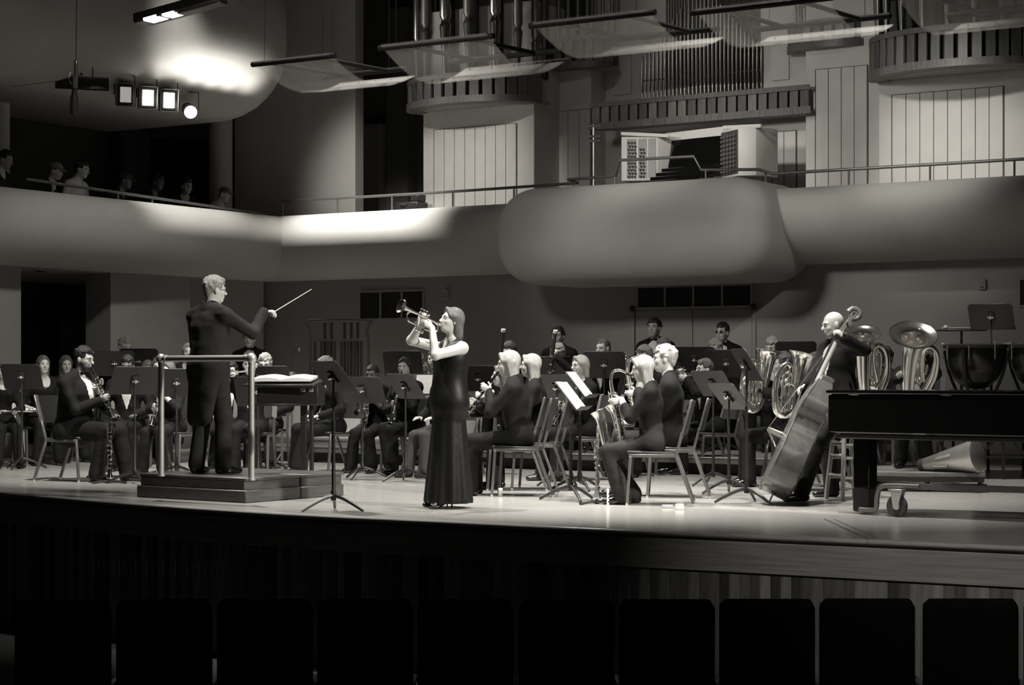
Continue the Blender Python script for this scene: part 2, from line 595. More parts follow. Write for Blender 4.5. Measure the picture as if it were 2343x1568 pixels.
# ---- vents
def vent(x0, y0, x1, y1, n, label):
    u0, z1 = hp(x0, y0, 0)
    u1, z0 = hp(x1, y1, 0)
    c = hw((u0 + u1) / 2, -.0, (z0 + z1) / 2)
    t = thing('air_vent', label, 'vent', c, HA)
    w, h = u1 - u0, z1 - z0
    bw = .03
    f = MB()
    f.box((0, -.012, h / 2 - bw / 2), (w, .024, bw)).box((0, -.012, -h / 2 + bw / 2), (w, .024, bw))
    for k in range(n + 1):
        f.box((-w / 2 + bw / 2 + (w - bw) * k / n, -.012, 0), (bw, .0235, h - 2 * bw))
    f.build('frame', plaster_dark, t, smooth=False)
    pw = (w - bw) / n - bw
    for k in range(n):
        g = MB()
        cx = -w / 2 + bw + pw / 2 + k * (pw + bw)
        g.box((cx, -.002, 0), (pw, .002, h - 2 * bw))
        m = 16
        for i in range(m):
            g.box((cx, -.009, -h / 2 + bw + (h - 2 * bw) * (i + .5) / m), (pw, .012, .004), (R(35), 0, 0))
        g.build('grille', mono('grille', .035, .6), t, smooth=False)
vent(822, 666, 972, 731, 3, 'dark three-panel air vent on the wall behind the trumpet soloist')
vent(1457, 655, 1723, 706, 4, 'long dark four-panel air vent above the double doors')
vent(2330, 636, 2430, 702, 1, 'dark air vent at the right edge beside the timpani stand')
# ---- double door under the long vent
u0, zt = hp(1455, 711, 0)
u1, _ = hp(1723, 706, 0)
d1 = struct('door_1')
for k in (0, 1):
    w = (u1 - u0) / 2
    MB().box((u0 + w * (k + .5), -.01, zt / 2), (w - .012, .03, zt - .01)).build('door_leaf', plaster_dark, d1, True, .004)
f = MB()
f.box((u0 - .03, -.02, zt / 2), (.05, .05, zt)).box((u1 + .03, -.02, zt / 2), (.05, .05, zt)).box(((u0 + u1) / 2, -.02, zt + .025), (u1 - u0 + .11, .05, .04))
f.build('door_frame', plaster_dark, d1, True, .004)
for x in (u0 - .03, u1 + .03):
    MB().lathe([(.001, 0), (.04, 0), (.045, .02), (.02, .04), (.001, .045)], (x, -.045, zt + .02), (0, -1, 0), 12).build('hold_open_magnet', black_metal, d1)
# ---- small wall fittings
def wall_box(name, px, py, w, h, label, cat, mat, d=.05):
    u, z = hp(px, py, 0)
    t = thing(name, label, cat, hw(u, 0, z), HA)
    MB().box((0, -d / 2, 0), (w, d, h)).build('housing', mat, t, True, .008)
    MB().box((0, -d - .004, h * .12), (w * .55, .008, h * .4)).build('cover', plaster_dark, t, True, .002)
    MB().box((0, -d - .004, -h * .3), (w * .5, .01, h * .12)).build('slot', black_metal, t, True, .001)
wall_box('thermostat', 1024, 674, .075, .11, 'small pale thermostat on the wall right of the three-panel vent', 'thermostat', plaster)
wall_box('wall_speaker', 2249, 651, .10, .13, 'small pale box high on the wall above the timpani', 'wall box', plaster_dark)
# ---- ledges: half-round balcony fronts
PROF = [(-.25, 2.62), (.10, 2.60), (.36, 2.615), (.62, 2.67), (.86, 2.77), (1.06, 2.92), (1.17, 3.09), (1.195, 3.26), (1.12, 3.42), (.98, 3.52), (.84, 3.56), (.70, 3.565), (.62, 3.55), (.60, 3.5), (.60, 3.22)]
PROF = [tuple(x) for x in cat_pts(PROF, 3)]
def ledge_back():
    n = 16
    return MB().strip([[(o + (16.5 - o) * k / n, -o, z) for k in range(n + 1)] for o, z in PROF])
def ledge_side():
    n = 10
    return MB().strip([[(o, -o + (-9.5 + o) * k / n, z) for k in range(n + 1)] for o, z in PROF])
t3 = struct('trim_3')
ledge_back().build('balcony_front', plaster, t3, ang=60)
t4 = struct('trim_4')
ledge_side().build('balcony_front', plaster, t4, ang=60)
tp = struct('trim_5')
pl_, pr_ = 5.35, 9.42
link('pulpit_front', surf_mesh(plaster, [BX(((pl_ + pr_) / 2, -.85, 3.02), ((pr_ - pl_) / 2, 1.12, .66), .54)], res=.05), tp)
bf = struct('floor_balcony')
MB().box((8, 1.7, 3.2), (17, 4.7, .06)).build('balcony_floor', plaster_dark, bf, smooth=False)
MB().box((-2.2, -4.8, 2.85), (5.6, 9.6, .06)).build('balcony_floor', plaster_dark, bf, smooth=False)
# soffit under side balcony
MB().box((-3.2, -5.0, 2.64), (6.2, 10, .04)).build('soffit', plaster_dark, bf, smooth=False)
# ---- lower side wall: pillar, dark passage, wall block, recessed block
wl = struct('wall_left')
def vwall(pxa, ua, pxb, ub, z0, z1, mat, name, t=.15):
    va, vb = hu(pxa, 850, ua)[0], hu(pxb, 850, ub)[0]
    a, b = V3((ua, va, 0)), V3((ub, vb, 0))
    d = (b - a).normalized()
    n = V3((-d.y, d.x, 0))
    if (n.y < 0): n = -n
    MB().prism([(a.x, a.y), (b.x, b.y), (b.x + n.x * t, b.y + n.y * t), (a.x + n.x * t, a.y + n.y * t)], z0, z1).build(name, mat, wl, smooth=False)
vwall(-120, -.1, 48, -.1, 0, 2.66, plaster_dark, 'pillar_face', .5)
vwall(253, -.35, 435, -.12, 0, 2.66, plaster_dark, 'wall_block', .6)
vwall(434, -.55, 603, -.0, 0, 2.66, plaster_dark, 'wall_block', .6)
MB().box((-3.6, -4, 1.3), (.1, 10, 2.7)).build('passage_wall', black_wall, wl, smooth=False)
v0, z0 = hu(140, 738, -3.5)
v1, _ = hu(220, 738, -3.5)
MB().box((-3.54, (v0 + v1) / 2, 1.0), (.04, abs(v1 - v0), 2.05)).build('passage_door', mono('dim_door', .12, .7), wl)
vv, zz = hu(92, 632, -.9)
MB().lathe([(.001, 0), (.07, 0), (.075, -.012), (.05, -.02), (.001, -.015)], (-.9, vv, 2.625), (0, 0, 1), 16).build('recessed_light', black_metal, wl)
# ---- upper tier: rounded soffit, box interior, columns
t6 = struct('trim_6')
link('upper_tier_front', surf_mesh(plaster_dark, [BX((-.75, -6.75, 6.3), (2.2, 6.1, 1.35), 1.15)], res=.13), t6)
wu = struct('wall_box')
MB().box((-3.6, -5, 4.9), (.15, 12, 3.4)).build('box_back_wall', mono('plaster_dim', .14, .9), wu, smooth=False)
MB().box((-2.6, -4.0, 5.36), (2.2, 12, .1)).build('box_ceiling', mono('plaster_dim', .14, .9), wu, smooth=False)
def column(px, u, r, mat, name='column'):
    v, _ = hu(px, 400, u)
    MB().lathe([(r, 3.2), (r, 5.5)], (u, v, 0), (0, 0, 1), 32).build(name, mat, wu)
column(505, -1.0, .19, plaster)
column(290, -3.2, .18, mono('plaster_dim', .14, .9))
column(-6, -.9, .17, plaster)
# angled wall between box and organ recess
av = hu(537, 400, -1.15)[0]
bu, _ = hp(813, 400, .75)
a, b = V3((-1.15, av, 0)), V3((bu, .75, 0))
MB().prism([(a.x, a.y), (b.x, b.y), (b.x - .1, b.y + .35), (a.x - .1, a.y + .35)], 3.2, 9.0).build('angled_wall', plaster, wu, smooth=False)
wo = struct('wall_organ')
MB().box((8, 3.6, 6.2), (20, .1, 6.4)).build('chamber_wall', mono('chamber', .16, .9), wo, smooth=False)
u, z = hp(852, 300, 3.3)
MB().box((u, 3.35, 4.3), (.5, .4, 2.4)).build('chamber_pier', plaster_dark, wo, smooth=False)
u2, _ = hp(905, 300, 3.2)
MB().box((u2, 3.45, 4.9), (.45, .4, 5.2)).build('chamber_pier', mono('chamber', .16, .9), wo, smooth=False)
ce = struct('ceiling')
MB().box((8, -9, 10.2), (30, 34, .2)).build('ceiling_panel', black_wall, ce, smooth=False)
ws = struct('wall_far')
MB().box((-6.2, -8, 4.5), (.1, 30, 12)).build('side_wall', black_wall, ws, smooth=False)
# ---- railings
def railing(pts, posts, z, label, name='balcony_railing', r=.021, base=3.5, group=None):
    """pts: hall points of the top rail; posts: hall (u,v)"""
    o = V3(pts[0])
    t = thing(name, label, 'railing', hw(o.x, o.y, base), HA)
    loc = lambda p: (p[0] - o.x, p[1] - o.y, p[2] - base)
    MB().tube([loc(p) for p in pts], r, 10).build('top_rail', rail_metal, t)
    for (u, v, zt) in posts:
        MB().tube([loc((u, v, base - .02)), loc((u, v, zt))], .014, 8).build('post', rail_metal, t)
def rp(px, py, v):
    u, z = hp(px, py, v)
    return (u, v, z)
RV = -.78
L1 = [rp(646, 461, RV), rp(1000, 441, RV), rp(1322, 419, RV), rp(1300, 411, RV), rp(1408, 403, RV - .45), rp(1417, 367, RV - .45), rp(1588, 358, RV - .45), rp(1604, 389, RV - .45), rp(1735, 388, RV - .1), rp(1768, 398, RV), rp(2343, 364, RV), rp(2480, 356, RV)]
PO = []
for px, py in ((646, 461), (772, 454), (897, 447), (1036, 438), (1176, 430), (1311, 419), (1407, 403), (1615, 389), (1752, 392), (1942, 388), (2128, 377), (2321, 366)):
    u, v, z = rp(px, py, RV - .45 if px in (1407, 1615) else RV)
    PO.append((u, v, z))
railing(L1, PO, 0, 'long metal handrail running along the rear balcony below the organ')
SU = .72
L2 = []
for px, py in ((60, 410), (610, 491)):
    v, z = hu(px, py, SU)
    L2.append((SU, v, z))
P2 = []
for px in (120, 270, 348, 484, 608):
    v, z = hu(px, 410 + (px - 60) * .1473, SU)
    P2.append((SU, v, z))
railing(L2, P2, 0, 'metal handrail along the side balcony in front of the spectators')
# ================================================================== THE ORGAN
og = thing('pipe_organ', 'huge pipe organ with white panelled case, wooden slat galleries and metal pipes', 'pipe organ', hw(0, 0, 3.2), HA)
OZ = 3.2                                   # organ parts: hall coordinates minus OZ
def ob(mb): return mb.xf(Matrix.Translation((0, 0, -OZ)))
def case_panel(x0, x1, ytop, v, depth, planks=None, name='case_panel', zb=3.22, mat=None):
    """white block from px x0..x1 whose top row at x0 is ytop; planks=(px list of plank edges, y top at first edge)"""
    u0, zt = hp(x0, ytop, v)
    u1, _ = hp(x1, ytop, v)
    b = ob(MB().box(((u0 + u1) / 2, v + depth / 2, (zb + zt) / 2), (u1 - u0, depth, zt - zb))).build(name, mat or white_panel, og, True, .01)
    if planks:
        xs, yt = planks
        _, zp = hp(xs[0], yt, v)
        us = [hp(x, 300, v)[0] for x in xs]
        ob(MB().box(((us[0] + us[-1]) / 2, v - .001, (zb + zp) / 2), (us[-1] - us[0] + .03, .004, zp - zb + .015))).build('plank_recess', groove, b, smooth=False)
        for a, c in zip(us[:-1], us[1:]):
            ob(MB().box(((a + c) / 2, v - .008, (zb + zp) / 2), (c - a - .009, .02, zp - zb - .005))).build('plank', white_panel, b, True, .003)
    return b
def lin(a, b, n): return [a + (b - a) * i / n for i in range(n + 1)]
case_panel(968, 1222, 30, .55, .9, (lin(994, 1182, 8), 298))
case_panel(1222, 1352, 60, 1.3, .5, (lin(1250, 1352, 4), 258), 'case_wing')
case_panel(1352, 1745, -40, 1.75, .4, None, 'case_centre')
case_panel(1740, 1845, 20, 1.2, .5, (lin(1767, 1822, 2), 303), 'case_wing')
case_panel(1843, 2012, -20, .9, .5, (lin(1867, 1985, 4), 160), 'case_wing')
case_panel(2010, 2440, 100, .35, .9, (lin(2042, 2296, 8), 218))
# upper little panels in the centre bays
for x0, x1, y0, y1, v in ((1405, 1445, 130, 215, 1.74), (1767, 1806, 105, 182, 1.19)):
    u0, z1 = hp(x0, y0, v)
    u1, z0 = hp(x1, y1, v)
    ob(MB().box(((u0 + u1) / 2, v - .006, (z0 + z1) / 2), (u1 - u0, .02, z1 - z0))).build('inset_panel', white_panel, og, True, .006)
# ---- curved slat galleries
slat_me = None
def gallery(px0, px1, ytop, ybot, v, bulge, n, label=None):
    """bowed shelf with a slat fence: px0..px1 across, fence rows ytop..ybot measured at px0 side"""
    u0, zt = hp(px0, ytop, v)
    u1, _ = hp(px1, ytop, v)
    _, zb = hp(px0, ybot, v)
    w = (u1 - u0) / 2
    c = (u0 + u1) / 2
    def P(t):                                # t -1..1 along the bow
        if bulge <= 0: return V3((c + t * w, v, 0))
        a = t * PI / 2
        return V3((c + math.sin(a) * w, v - math.cos(a) * bulge, 0))
    g = [P(-1 + 2 * i / 40) for i in range(41)]
    sh = MB()
    for z0, z1, o in ((zb, zb + .10, .03), (zt - .07, zt, .02)):
        rows = []
        for off, z in ((o, z0), (o, z1), (-.25, z1), (-.25, z0), (o, z0)):
            rows.append([(c + (p.x - c) * (1 + off / max(w, .1)), p.y - off * (0 if bulge <= 0 else max(0.0, v - p.y) / max(bulge, .01)) - (off if bulge <= 0 else 0), z) for p in g])
        sh.strip(rows)
    s = ob(sh).build('slat_gallery', wood_mid, og)
    # underside board
    poly = [(p.x, p.y) for p in g] + ([(c + w, v + .3), (c - w, v + .3)])
    ob(MB().prism(poly, zb + .01, zb + .05)).build('gallery_floor', wood_lite, s, smooth=False)
    al = sum((g[i + 1] - g[i]).length for i in range(40))
    me = [MB().box((0, 0, 0), (al / n * .84, .05, zt - zb - .15)).mesh(m, True, .006) for m in (wood_mid, mono('wood_slat', .19, .42, var=.3, scale=4, stretch=(14, 14, 1)), wood_dark)]
    for i in range(n):
        t = -1 + 2 * (i + .5) / n
        p, q = P(t - .01), P(t + .01)
        o = link('slat', random.choice(me), s)
        o.location = ((p.x + q.x) / 2, (p.y + q.y) / 2 + .03, (zt + zb) / 2 - OZ + .02)
        o.rotation_euler = (0, 0, math.atan2(q.y - p.y, q.x - p.x))
    # dark lining behind the slats
    rows = [[(c + (p.x - c) * .93, p.y + .1, z) for p in g] for z in (zb + .05, zt - .03)]
    ob(MB().strip(rows)).build('lining', black_wall, s)
    return c, w, zt, P
gA = gallery(948, 1236, 196, 262, .55, .75, 17)
gB = gallery(1186, 1396, 104, 176, 1.3, .35, 14)
gC = gallery(1352, 1852, 236, 298, .75, 0, 22)
gD = gallery(1808, 2000, 62, 126, 1.1, .35, 12)
gE = gallery(1998, 2420, 98, 190, .35, .8, 22)
# deep floor of the straight gallery
# ---- pipes
def pipe_mesh(r, h, foot, mat, seg=14):
    return MB().lathe([(r * .28, 0), (r, foot), (r, foot + r * .4), (r * .72, foot + r * .8), (r * .72, foot + r * 1.5), (r, foot + r * 1.9), (r, foot + h), (r * .9, foot + h), (r * .9, foot + h - .05)], (0, 0, 0), (0, 0, 1), seg, caps=False).mesh(mat, True)
def pipe(u, v, z, r, h, foot, mat=pipe_metal):
    o = link('pipe', pipe_mesh(r, h, foot, mat), og)
    o.location = (u, v, z - OZ)
# centre: two ranks, front V-shaped
c, w, zt, P = gC
ub0, ub1 = hp(1470, 220, 1.15)[0], hp(1742, 220, 1.15)[0]
N = 31
for i in range(N):
    t = abs(i - (N - 1) / 2) / ((N - 1) / 2)
    pipe(ub0 + (ub1 - ub0) * i / (N - 1), 1.15, zt - .02, .026 - .011 * t, .55 + 1.0 * (1 - t) ** 1.2, .20 - .04 * t)
for i in range(44):
    x = ub0 + (ub1 - ub0) * (i + .5) / 44
    pipe(x + .2, 1.5, zt + .1, .016, 1.75 - .3 * math.sin(i * .35) ** 2, .2, mono('pipe_dull', .14, .45, .6))
for dz in (.33, .95):
    ob(MB().bar((ub0 - .02, 1.17, zt + dz), (ub1 + .02, 1.17, zt + dz), .03, .02)).build('pipe_rack', black_metal, og)
# left tower: big pipes
c, w, zt, P = gA
for i, (t, r, h, ft) in enumerate(((-.8, .05, 2.2, .5), (-.62, .065, 1.0, .62), (-.38, .085, 2.4, .75), (-.12, .085, .8, .8), (.12, .09, 2.4, .8), (.36, .085, 1.1, .8), (.58, .07, 2.4, .65), (.78, .06, 2.2, .5), (.92, .04, 2.0, .4))):
    p = P(t)
    pipe(p.x, p.y + .22, zt - .06, r, h, ft, pipe_metal if i % 2 else mono('pipe_dull', .14, .45, .6))
for t in (-.5, -.25, .02, .25, .48, .7):
    p = P(t)
    ob(MB().box((p.x, p.y + .62, zt + 1.1), (.13, .13, 2.3))).build('wooden_pipe', mono('pipe_black', .015, .5), og, True, .005)
# rear left tower: thin pipes with tapered feet
for (G, n, v_) in ((gB, 15, .2), (gD, 12, .2)):
    c, w, zt, P = G
    for i in range(n):
        t = -.9 + 1.8 * i / (n - 1)
        p = P(t)
        pipe(p.x, p.y + v_, zt - .06, .032 - .012 * abs(t), .9 + .5 * (1 - abs(t)), .28)
# right tower
c, w, zt, P = gE
for i in range(11):
    t = -.9 + 1.8 * i / 10
    p = P(t)
    pipe(p.x, p.y + .22, zt - .06, .085 - .03 * abs(t), 1.8, .75)
for t in (-.75, -.55, -.35, -.15, .1, .35, .6):
    p = P(t)
    ob(MB().box((p.x, p.y + .6, zt + 1.1), (.15, .13, 2.3))).build('wooden_pipe', mono('pipe_black', .015, .5), og, True, .005)
# ================================================================== ORGAN CONSOLE
def C3(px, py, v):
    u, z = hp(px, py, v)
    return V3((u, v, z))
oc = thing('organ_console', 'white organ console with two stop jambs full of dark knobs and open keydesk', 'organ console', hw(7.2, .1, 3.22), HA)
CO = V3((7.2, .1, 3.22))
def cb(mb): return mb.xf(Matrix.Translation(-CO))
# left jamb: face towards camera
ca, cb2 = C3(1421, 312, -.1), C3(1505, 312, .05)
zb = C3(1421, 415, -.1).z
jl = MB().prism([(ca.x, ca.y), (cb2.x, cb2.y), (cb2.x + .25, cb2.y + .55), (ca.x - .05, ca.y + .5)], zb, ca.z)
jl = cb(jl).build('stop_jamb', white_panel, oc, True, .012)
dirv = (cb2 - ca)
nn = V3((dirv.y, -dirv.x, 0)).normalized()
for k, (f0, f1) in enumerate(((.16, .42), (.47, .70), (.74, .95))):
    m = (f0 + f1) / 2
    p = ca.lerp(cb2, m) + nn * .004
    cb(MB().box((p.x, p.y, (zb + ca.z) / 2), (dirv.length * (f1 - f0), .012, (ca.z - zb) * .86), (0, 0, math.atan2(dirv.y, dirv.x)))).build('knob_panel', plaster_dark, jl, True, .003)
kn = MB().lathe([(.008, 0), (.008, .02), (.016, .022), (.016, .034), (.001, .036)], (0, 0, 0), nn, 8).mesh(black_metal)
for k, f0 in enumerate((.21, .29, .37, .53, .61)):
    for r_ in range(11):
        if k > 2 and r_ > 8: continue
        p = ca.lerp(cb2, f0 + .02 * (r_ % 2)) + nn * .01
        o = link('stop_knob', kn, jl)
        o.location = (p.x - CO.x, p.y - CO.y, zb + (ca.z - zb) * (.1 + .075 * r_) - CO.z)
# right jamb: end panel bright, knob face inwards
ra, rb, rc = C3(1650, 298, .0), C3(1690, 290, -.3), C3(1730, 292, -.22)
zt, zb = rb.z, C3(1690, 402, -.3).z
jr = cb(MB().prism([(ra.x, ra.y), (rb.x, rb.y), (rc.x, rc.y), (rc.x + .1, rc.y + .5), (ra.x + .1, ra.y + .3)], zb, zt)).build('stop_jamb', white_panel, oc, True, .012)
dv = rb - ra
n2 = V3((dv.y, -dv.x, 0)).normalized()
p = (ra + rb) / 2 + n2 * .004
cb(MB().box((p.x, p.y, (zb + zt) / 2), (dv.length * .94, .014, (zt - zb) * .9), (0, 0, math.atan2(dv.y, dv.x)))).build('knob_panel', mono('dark_panel', .06, .5), jr, True, .003)
kn2 = MB().lathe([(.008, 0), (.008, .02), (.017, .022), (.017, .034), (.001, .036)], (0, 0, 0), n2, 8).mesh(mono('knob_grey', .16, .4))
for k in range(5):
    for r_ in range(9):
        p = ra.lerp(rb, .14 + .18 * k) + n2 * .01
        o = link('stop_knob', kn2, jr)
        o.location = (p.x - CO.x, p.y - CO.y, zb + (zt - zb) * (.12 + .09 * r_) - CO.z)
# top moulding, back board, music desk, manuals, bench
for a_, b_ in ((C3(1421, 306, -.13), C3(1530, 311, .1)), (C3(1655, 292, -.05), C3(1742, 288, -.25))):
    cb(MB().bar(a_, b_, .035, .05)).build('cornice', white_panel, oc, True, .004)
pa, pb = C3(1520, 318, .5), C3(1660, 308, .25)
cb(MB().prism([(pa.x, pa.y), (pb.x, pb.y), (pb.x + .1, pb.y + .2), (pa.x + .1, pa.y + .2)], 3.5, (pa.z + pb.z) / 2 + .1)).build('back_board', white_panel, oc, True, .01)
ma, mbb = C3(1533, 320, .2), C3(1655, 312, .05)
md = mbb - ma
cb(MB().box((ma + mbb) / 2 + V3((0, 0, -.2)), (md.length, .03, .42), (R(-12), 0, math.atan2(md.y, md.x)))).build('music_desk', piano_black, oc, True, .01)
mm = (ma + mbb) / 2
for k in range(4):
    cb(MB().box((mm.x - .02 * k, mm.y - .12 - .13 * k, mm.z - .44 - .07 * k), (md.length * 1.02, .2, .05), (0, 0, math.atan2(md.y, md.x)))).build('manual', piano_black, oc, True, .006)
cb(MB().box((mm.x + .05, mm.y - .55, 3.47), (1.5, .4, .5), (0, 0, R(8)))).build('bench', piano_black, oc, True, .02)
cb(MB().prism([(ca.x - .12, ca.y - .1), (rc.x + .12, rc.y - .05), (rc.x + .25, rc.y + .6), (ca.x - .05, ca.y + .6)], 3.24, 3.60)).build('plinth', black_wall, oc, True, .01)
# page of bassoon-like candle lamp stand beside console
ls = thing('microphone_stand', 'slim pale stand with three clamped microphones left of the organ console', 'stand', hw(*C3(1358, 440, -.2)), HA)
b0 = C3(1358, 440, -.2)
st = MB().tube([(0, 0, -.3), (0, 0, C3(1358, 285, -.2).z - b0.z)], .012, 8)
st.build('pole', brushed, ls)
for yy in (288, 312, 322):
    zz = C3(1358, yy, -.2).z - b0.z
    m_ = MB().tube([(-.05, 0, zz), (.12, 0, zz - .01)], .02, 8).ball((-.06, 0, zz), .028)
    m_.build('microphone', mono('mic_grey', .25, .4, .5), ls)
# equipment behind the rail
eb = thing('equipment_case', 'black low equipment case behind the rear railing beside the organ', 'case', hw(*C3(942, 478, .2)), HA)
MB().box((0, 0, .04), (.42, .3, .12)).build('body', black_metal, eb, True, .02)
MB().box((.12, 0, .16), (.16, .22, .13)).build('lid', black_metal, eb, True, .02)
MB().tube([(-.1, -.16, .06), (-.08, -.18, .06), (0, -.18, .06), (.02, -.16, .06)], .008, 6).build('handle', rail_metal, eb)
# ================================================================== HANGING CANOPY PANELS
cp = HI @ at(577, 148, 21.5)
CVv = cp.y
tube_black = mono('tube_black', .008, .8, spec=.1)
def canopy(px0, px1, y0, label, cables=True, wv=1.15, sag=.22):
    u0, z = hp(px0, y0, CVv)
    u1, _ = hp(px1, y0, CVv)
    t = thing('acoustic_panel', label, 'acoustic panel', hw((u0 + u1) / 2, CVv, z), HA)
    h = (u1 - u0) / 2
    tb = .030
    for y in (0, wv):
        x = 0 if y == 0 else .12
        MB().tube([(-h + x, y, 0), (h + x, y, 0)], tb, 12).build('frame_tube', tube_black, t)
    for x in (-h * .55, h * .55):
        MB().tube([(x, 0, 0), (x + .06, wv * .5, 0), (x + .12, wv, 0)], tb * .8, 10, n=4).build('cross_tube', tube_black, t)
    rows = []
    for i in range(17):
        s = i / 16
        y = -.06 + (wv + .35) * s
        z_ = .03 - sag * math.sin(PI * s) - .06 * s
        rows.append([(-h * .92 + (h * 1.84) * k / 6 + .1 * s, y, z_) for k in range(7)])
    low = [[(a, b, c - .012) for a, b, c in r] for r in rows]
    pnl = MB().strip(rows).strip(low)
    e = pnl.build('acrylic_sheet', acrylic, t, ang=60)
    for k in range(5):
        MB().ball((-h * .8 + h * 1.6 * k / 4 + .1, wv + .24, -.065), .012, None, 6, 4).build('bolt', tube_black, t)
    for x, y in ((-h * .7, 0), (h * .7, 0), (-h * .6, wv), (h * .8, wv)):
        MB().tube([(x, y, 0), (x + .05, y, 9.9 - z)], .003, 5).build('cable', tube_black, t)
canopy(577, 767, 148, 'leftmost clear acrylic panel hanging on black tubes by the pale wall')
canopy(867, 1130, 111, 'clear acrylic panel hanging in front of the left organ tower', sag=.28)
canopy(1212, 1500, 60, 'clear acrylic panel on black tubes hanging left of the central organ pipes')
canopy(1582, 1905, 30, 'clear acrylic panel on black tubes hanging right of the central organ pipes')
canopy(2040, 2390, -5, 'rightmost clear acrylic panel hanging before the right organ tower')
# ================================================================== STAGE LIGHT RACK AND MICROPHONE
LU = 1.0
def LQ(px, py):
    v, z = hu(px, py, LU)
    return V3((LU, v, z))
a, b = LQ(110, 141), LQ(536, 211)
lt = thing('lighting_track', 'long ceiling track under the upper tier carrying the stage lights', 'lighting track', hw(a.x, a.y, a.z), HA)
MB().bar((0, 0, 0), b - a, .05, .03).build('track', rail_metal, lt)
for f_ in (.12, .5, .8):
    MB().bar((b - a) * f_, (b - a) * f_ + V3((-.1, 0, .25)), .02).build('bracket', black_metal, lt)
def fixture(px, py, kind, label, glow, yaw=0.0):
    p = LQ(px, py)
    t = thing('stage_light', label, 'stage light', hw(p.x, p.y, p.z), HA)
    d = V3((.78, -.62, -.12)).normalized()            # points out over the stage
    rot = Matrix((d.cross(V3((0, 0, 1))).normalized() * -1, V3((0, 0, 1)), d)).transposed()
    q = V3((0, 0, 1)).rotation_difference(d).to_matrix()
    x = V3((0, 0, 1)).cross(d).normalized()
    y = d.cross(x)
    M = Matrix((x, y, d)).transposed()
    if kind == 'flood':
        MB().box((0, 0, 0), (.23, .30, .22), M, .92).build('housing', black_metal, t, True, .012)
        MB().box(d * .115, (.15, .21, .012), M).build('lens', glow, t, True, .004)
        fr = MB()
        for s in (-1, 1):
            fr.box(d * .14 + x * s * .125, (.008, .30, .09), M).box(d * .13 + y * s * .155, (.25, .012, .07), M)
        fr.build('barn_door', mono('barn', .12, .5), t)
    elif kind == 'spot':
        MB().lathe([(.04, -.16), (.085, -.13), (.09, .08), (.10, .12), (.10, .16)], (0, 0, 0), d + V3((0, 0, -.2)), 18).build('housing', black_metal, t)
        MB().lathe([(.001, .162), (.088, .162), (.088, .17), (.001, .17)], (0, 0, 0), d + V3((0, 0, -.2)), 18).build('lens', glow, t)
    else:
        MB().box((0, 0, 0), (.18, .20, .55), Matrix((y, d.cross(y), x)).transposed()).build('housing', black_metal, t, True, .02)
        MB().tube([x * -.3 + V3((0, 0, .1)), x * -.15 + V3((0, 0, .35)), x * .0 + V3((0, 0, .1))], .012, 6, n=5).build('cable', black_metal, t)
    MB().tube([x * -.14, x * -.14 + V3((0, 0, .26)), x * .14 + V3((0, 0, .26)), x * .14], .01, 6).build('yoke', black_metal, t)
    MB().tube([(0, 0, .26), (0, 0, .36)], .014, 6).build('clamp', black_metal, t)
    return p, d
fixture(188, 190, 'box', 'long black unlit projector box behind the hanging microphone', None)
fixture(285, 217, 'flood', 'dim flood light, leftmost of the lit lamps under the upper tier', lamp_dim)
fixture(336, 224, 'flood', 'glaring square flood light, left of the bright pair under the upper tier', lamp_glow)
fixture(384, 230, 'flood', 'glaring square flood light, right of the bright pair under the upper tier', lamp_glow)
fixture(432, 252, 'spot', 'small round glowing spotlight at the right end of the lamp row', lamp_glow)
# added uplights in a row, more than the lamps, for the soffit streak
for px_, e_ in ((330, 45), (370, 75), (410, 90), (450, 95), (490, 75), (530, 45)):
    p = LQ(px_, 205 + (px_ - 340) * .16)
    d = bpy.data.lights.new('flood_light', 'SPOT')
    d.energy, d.spot_size, d.shadow_soft_size, d.color, d.spot_blend = e_, R(140), .2, (1, .975, .915), 1.0
    o = bpy.data.objects.new('flood_light', d)
    COL.objects.link(o)
    o.location = hw(p.x + .30, p.y + .1, p.z - .04)
    o.rotation_euler = (HM.to_3x3() @ V3((.6, .1, .8))).to_track_quat('-Z', 'Y').to_euler()
# upper bright lamp in a slot of the tier front
p = HI @ at(385, 40, 23.0)
t = thing('stage_light', 'wide flat bright lamp strip at the top of the picture', 'stage light', hw(*p), HA)
M = Matrix.Rotation(R(-6), 3, 'Y')
MB().box((.3, 0, .09), (1.5, .3, .12), M).build('housing', black_metal, t, True, .02)
MB().box((-.15, -.05, .0), (.26, .2, .05), M).build('lens', emis('lamp_mid', 6), t, True, .015)
MB().box((.12, -.05, .02), (.2, .2, .04), M).build('lens', emis('lamp_mid', 6), t, True, .015)
MB().box((-.02, -.05, .02), (.06, .22, .05), M).build('divider', black_metal, t, True, .005)
MB().box((.58, -.05, .045), (.65, .16, .03), M).build('reflector', rail_metal, t, True, .005)
MB().tube([(.3, 0, .12), (.3, 0, 10 - p.z)], .01, 6).build('hanger', black_metal, t)
mp_ = at(170, 265, 22.0)
mt = thing('hanging_microphone', 'slim silver microphone hanging on a long cable before the box', 'microphone', mp_)
k = 22.0 / FPX
MB().lathe([(.001, 0), (.035, .01), (.048, .06), (.048, .20), (.03, .26), (.028, .32)], (0, 0, 0), (0, 0, 1), 16).build('capsule', mono('mic_dark', .03, .5, .4), mt)
MB().lathe([(.028, .32), (.024, .36), (.026, .36), (.026, .62), (.02, .64)], (0, 0, 0), (.03, 0, 1), 14).build('body', chrome, mt)
MB().tube([(.02, 0, .62), (.06, 0, 5.2)], .005, 5).build('cable', black_metal, mt)
MB().tube([(.01, 0, .42), (-.8, .3, .38)], .003, 4).build('stay_wire', black_metal, mt)
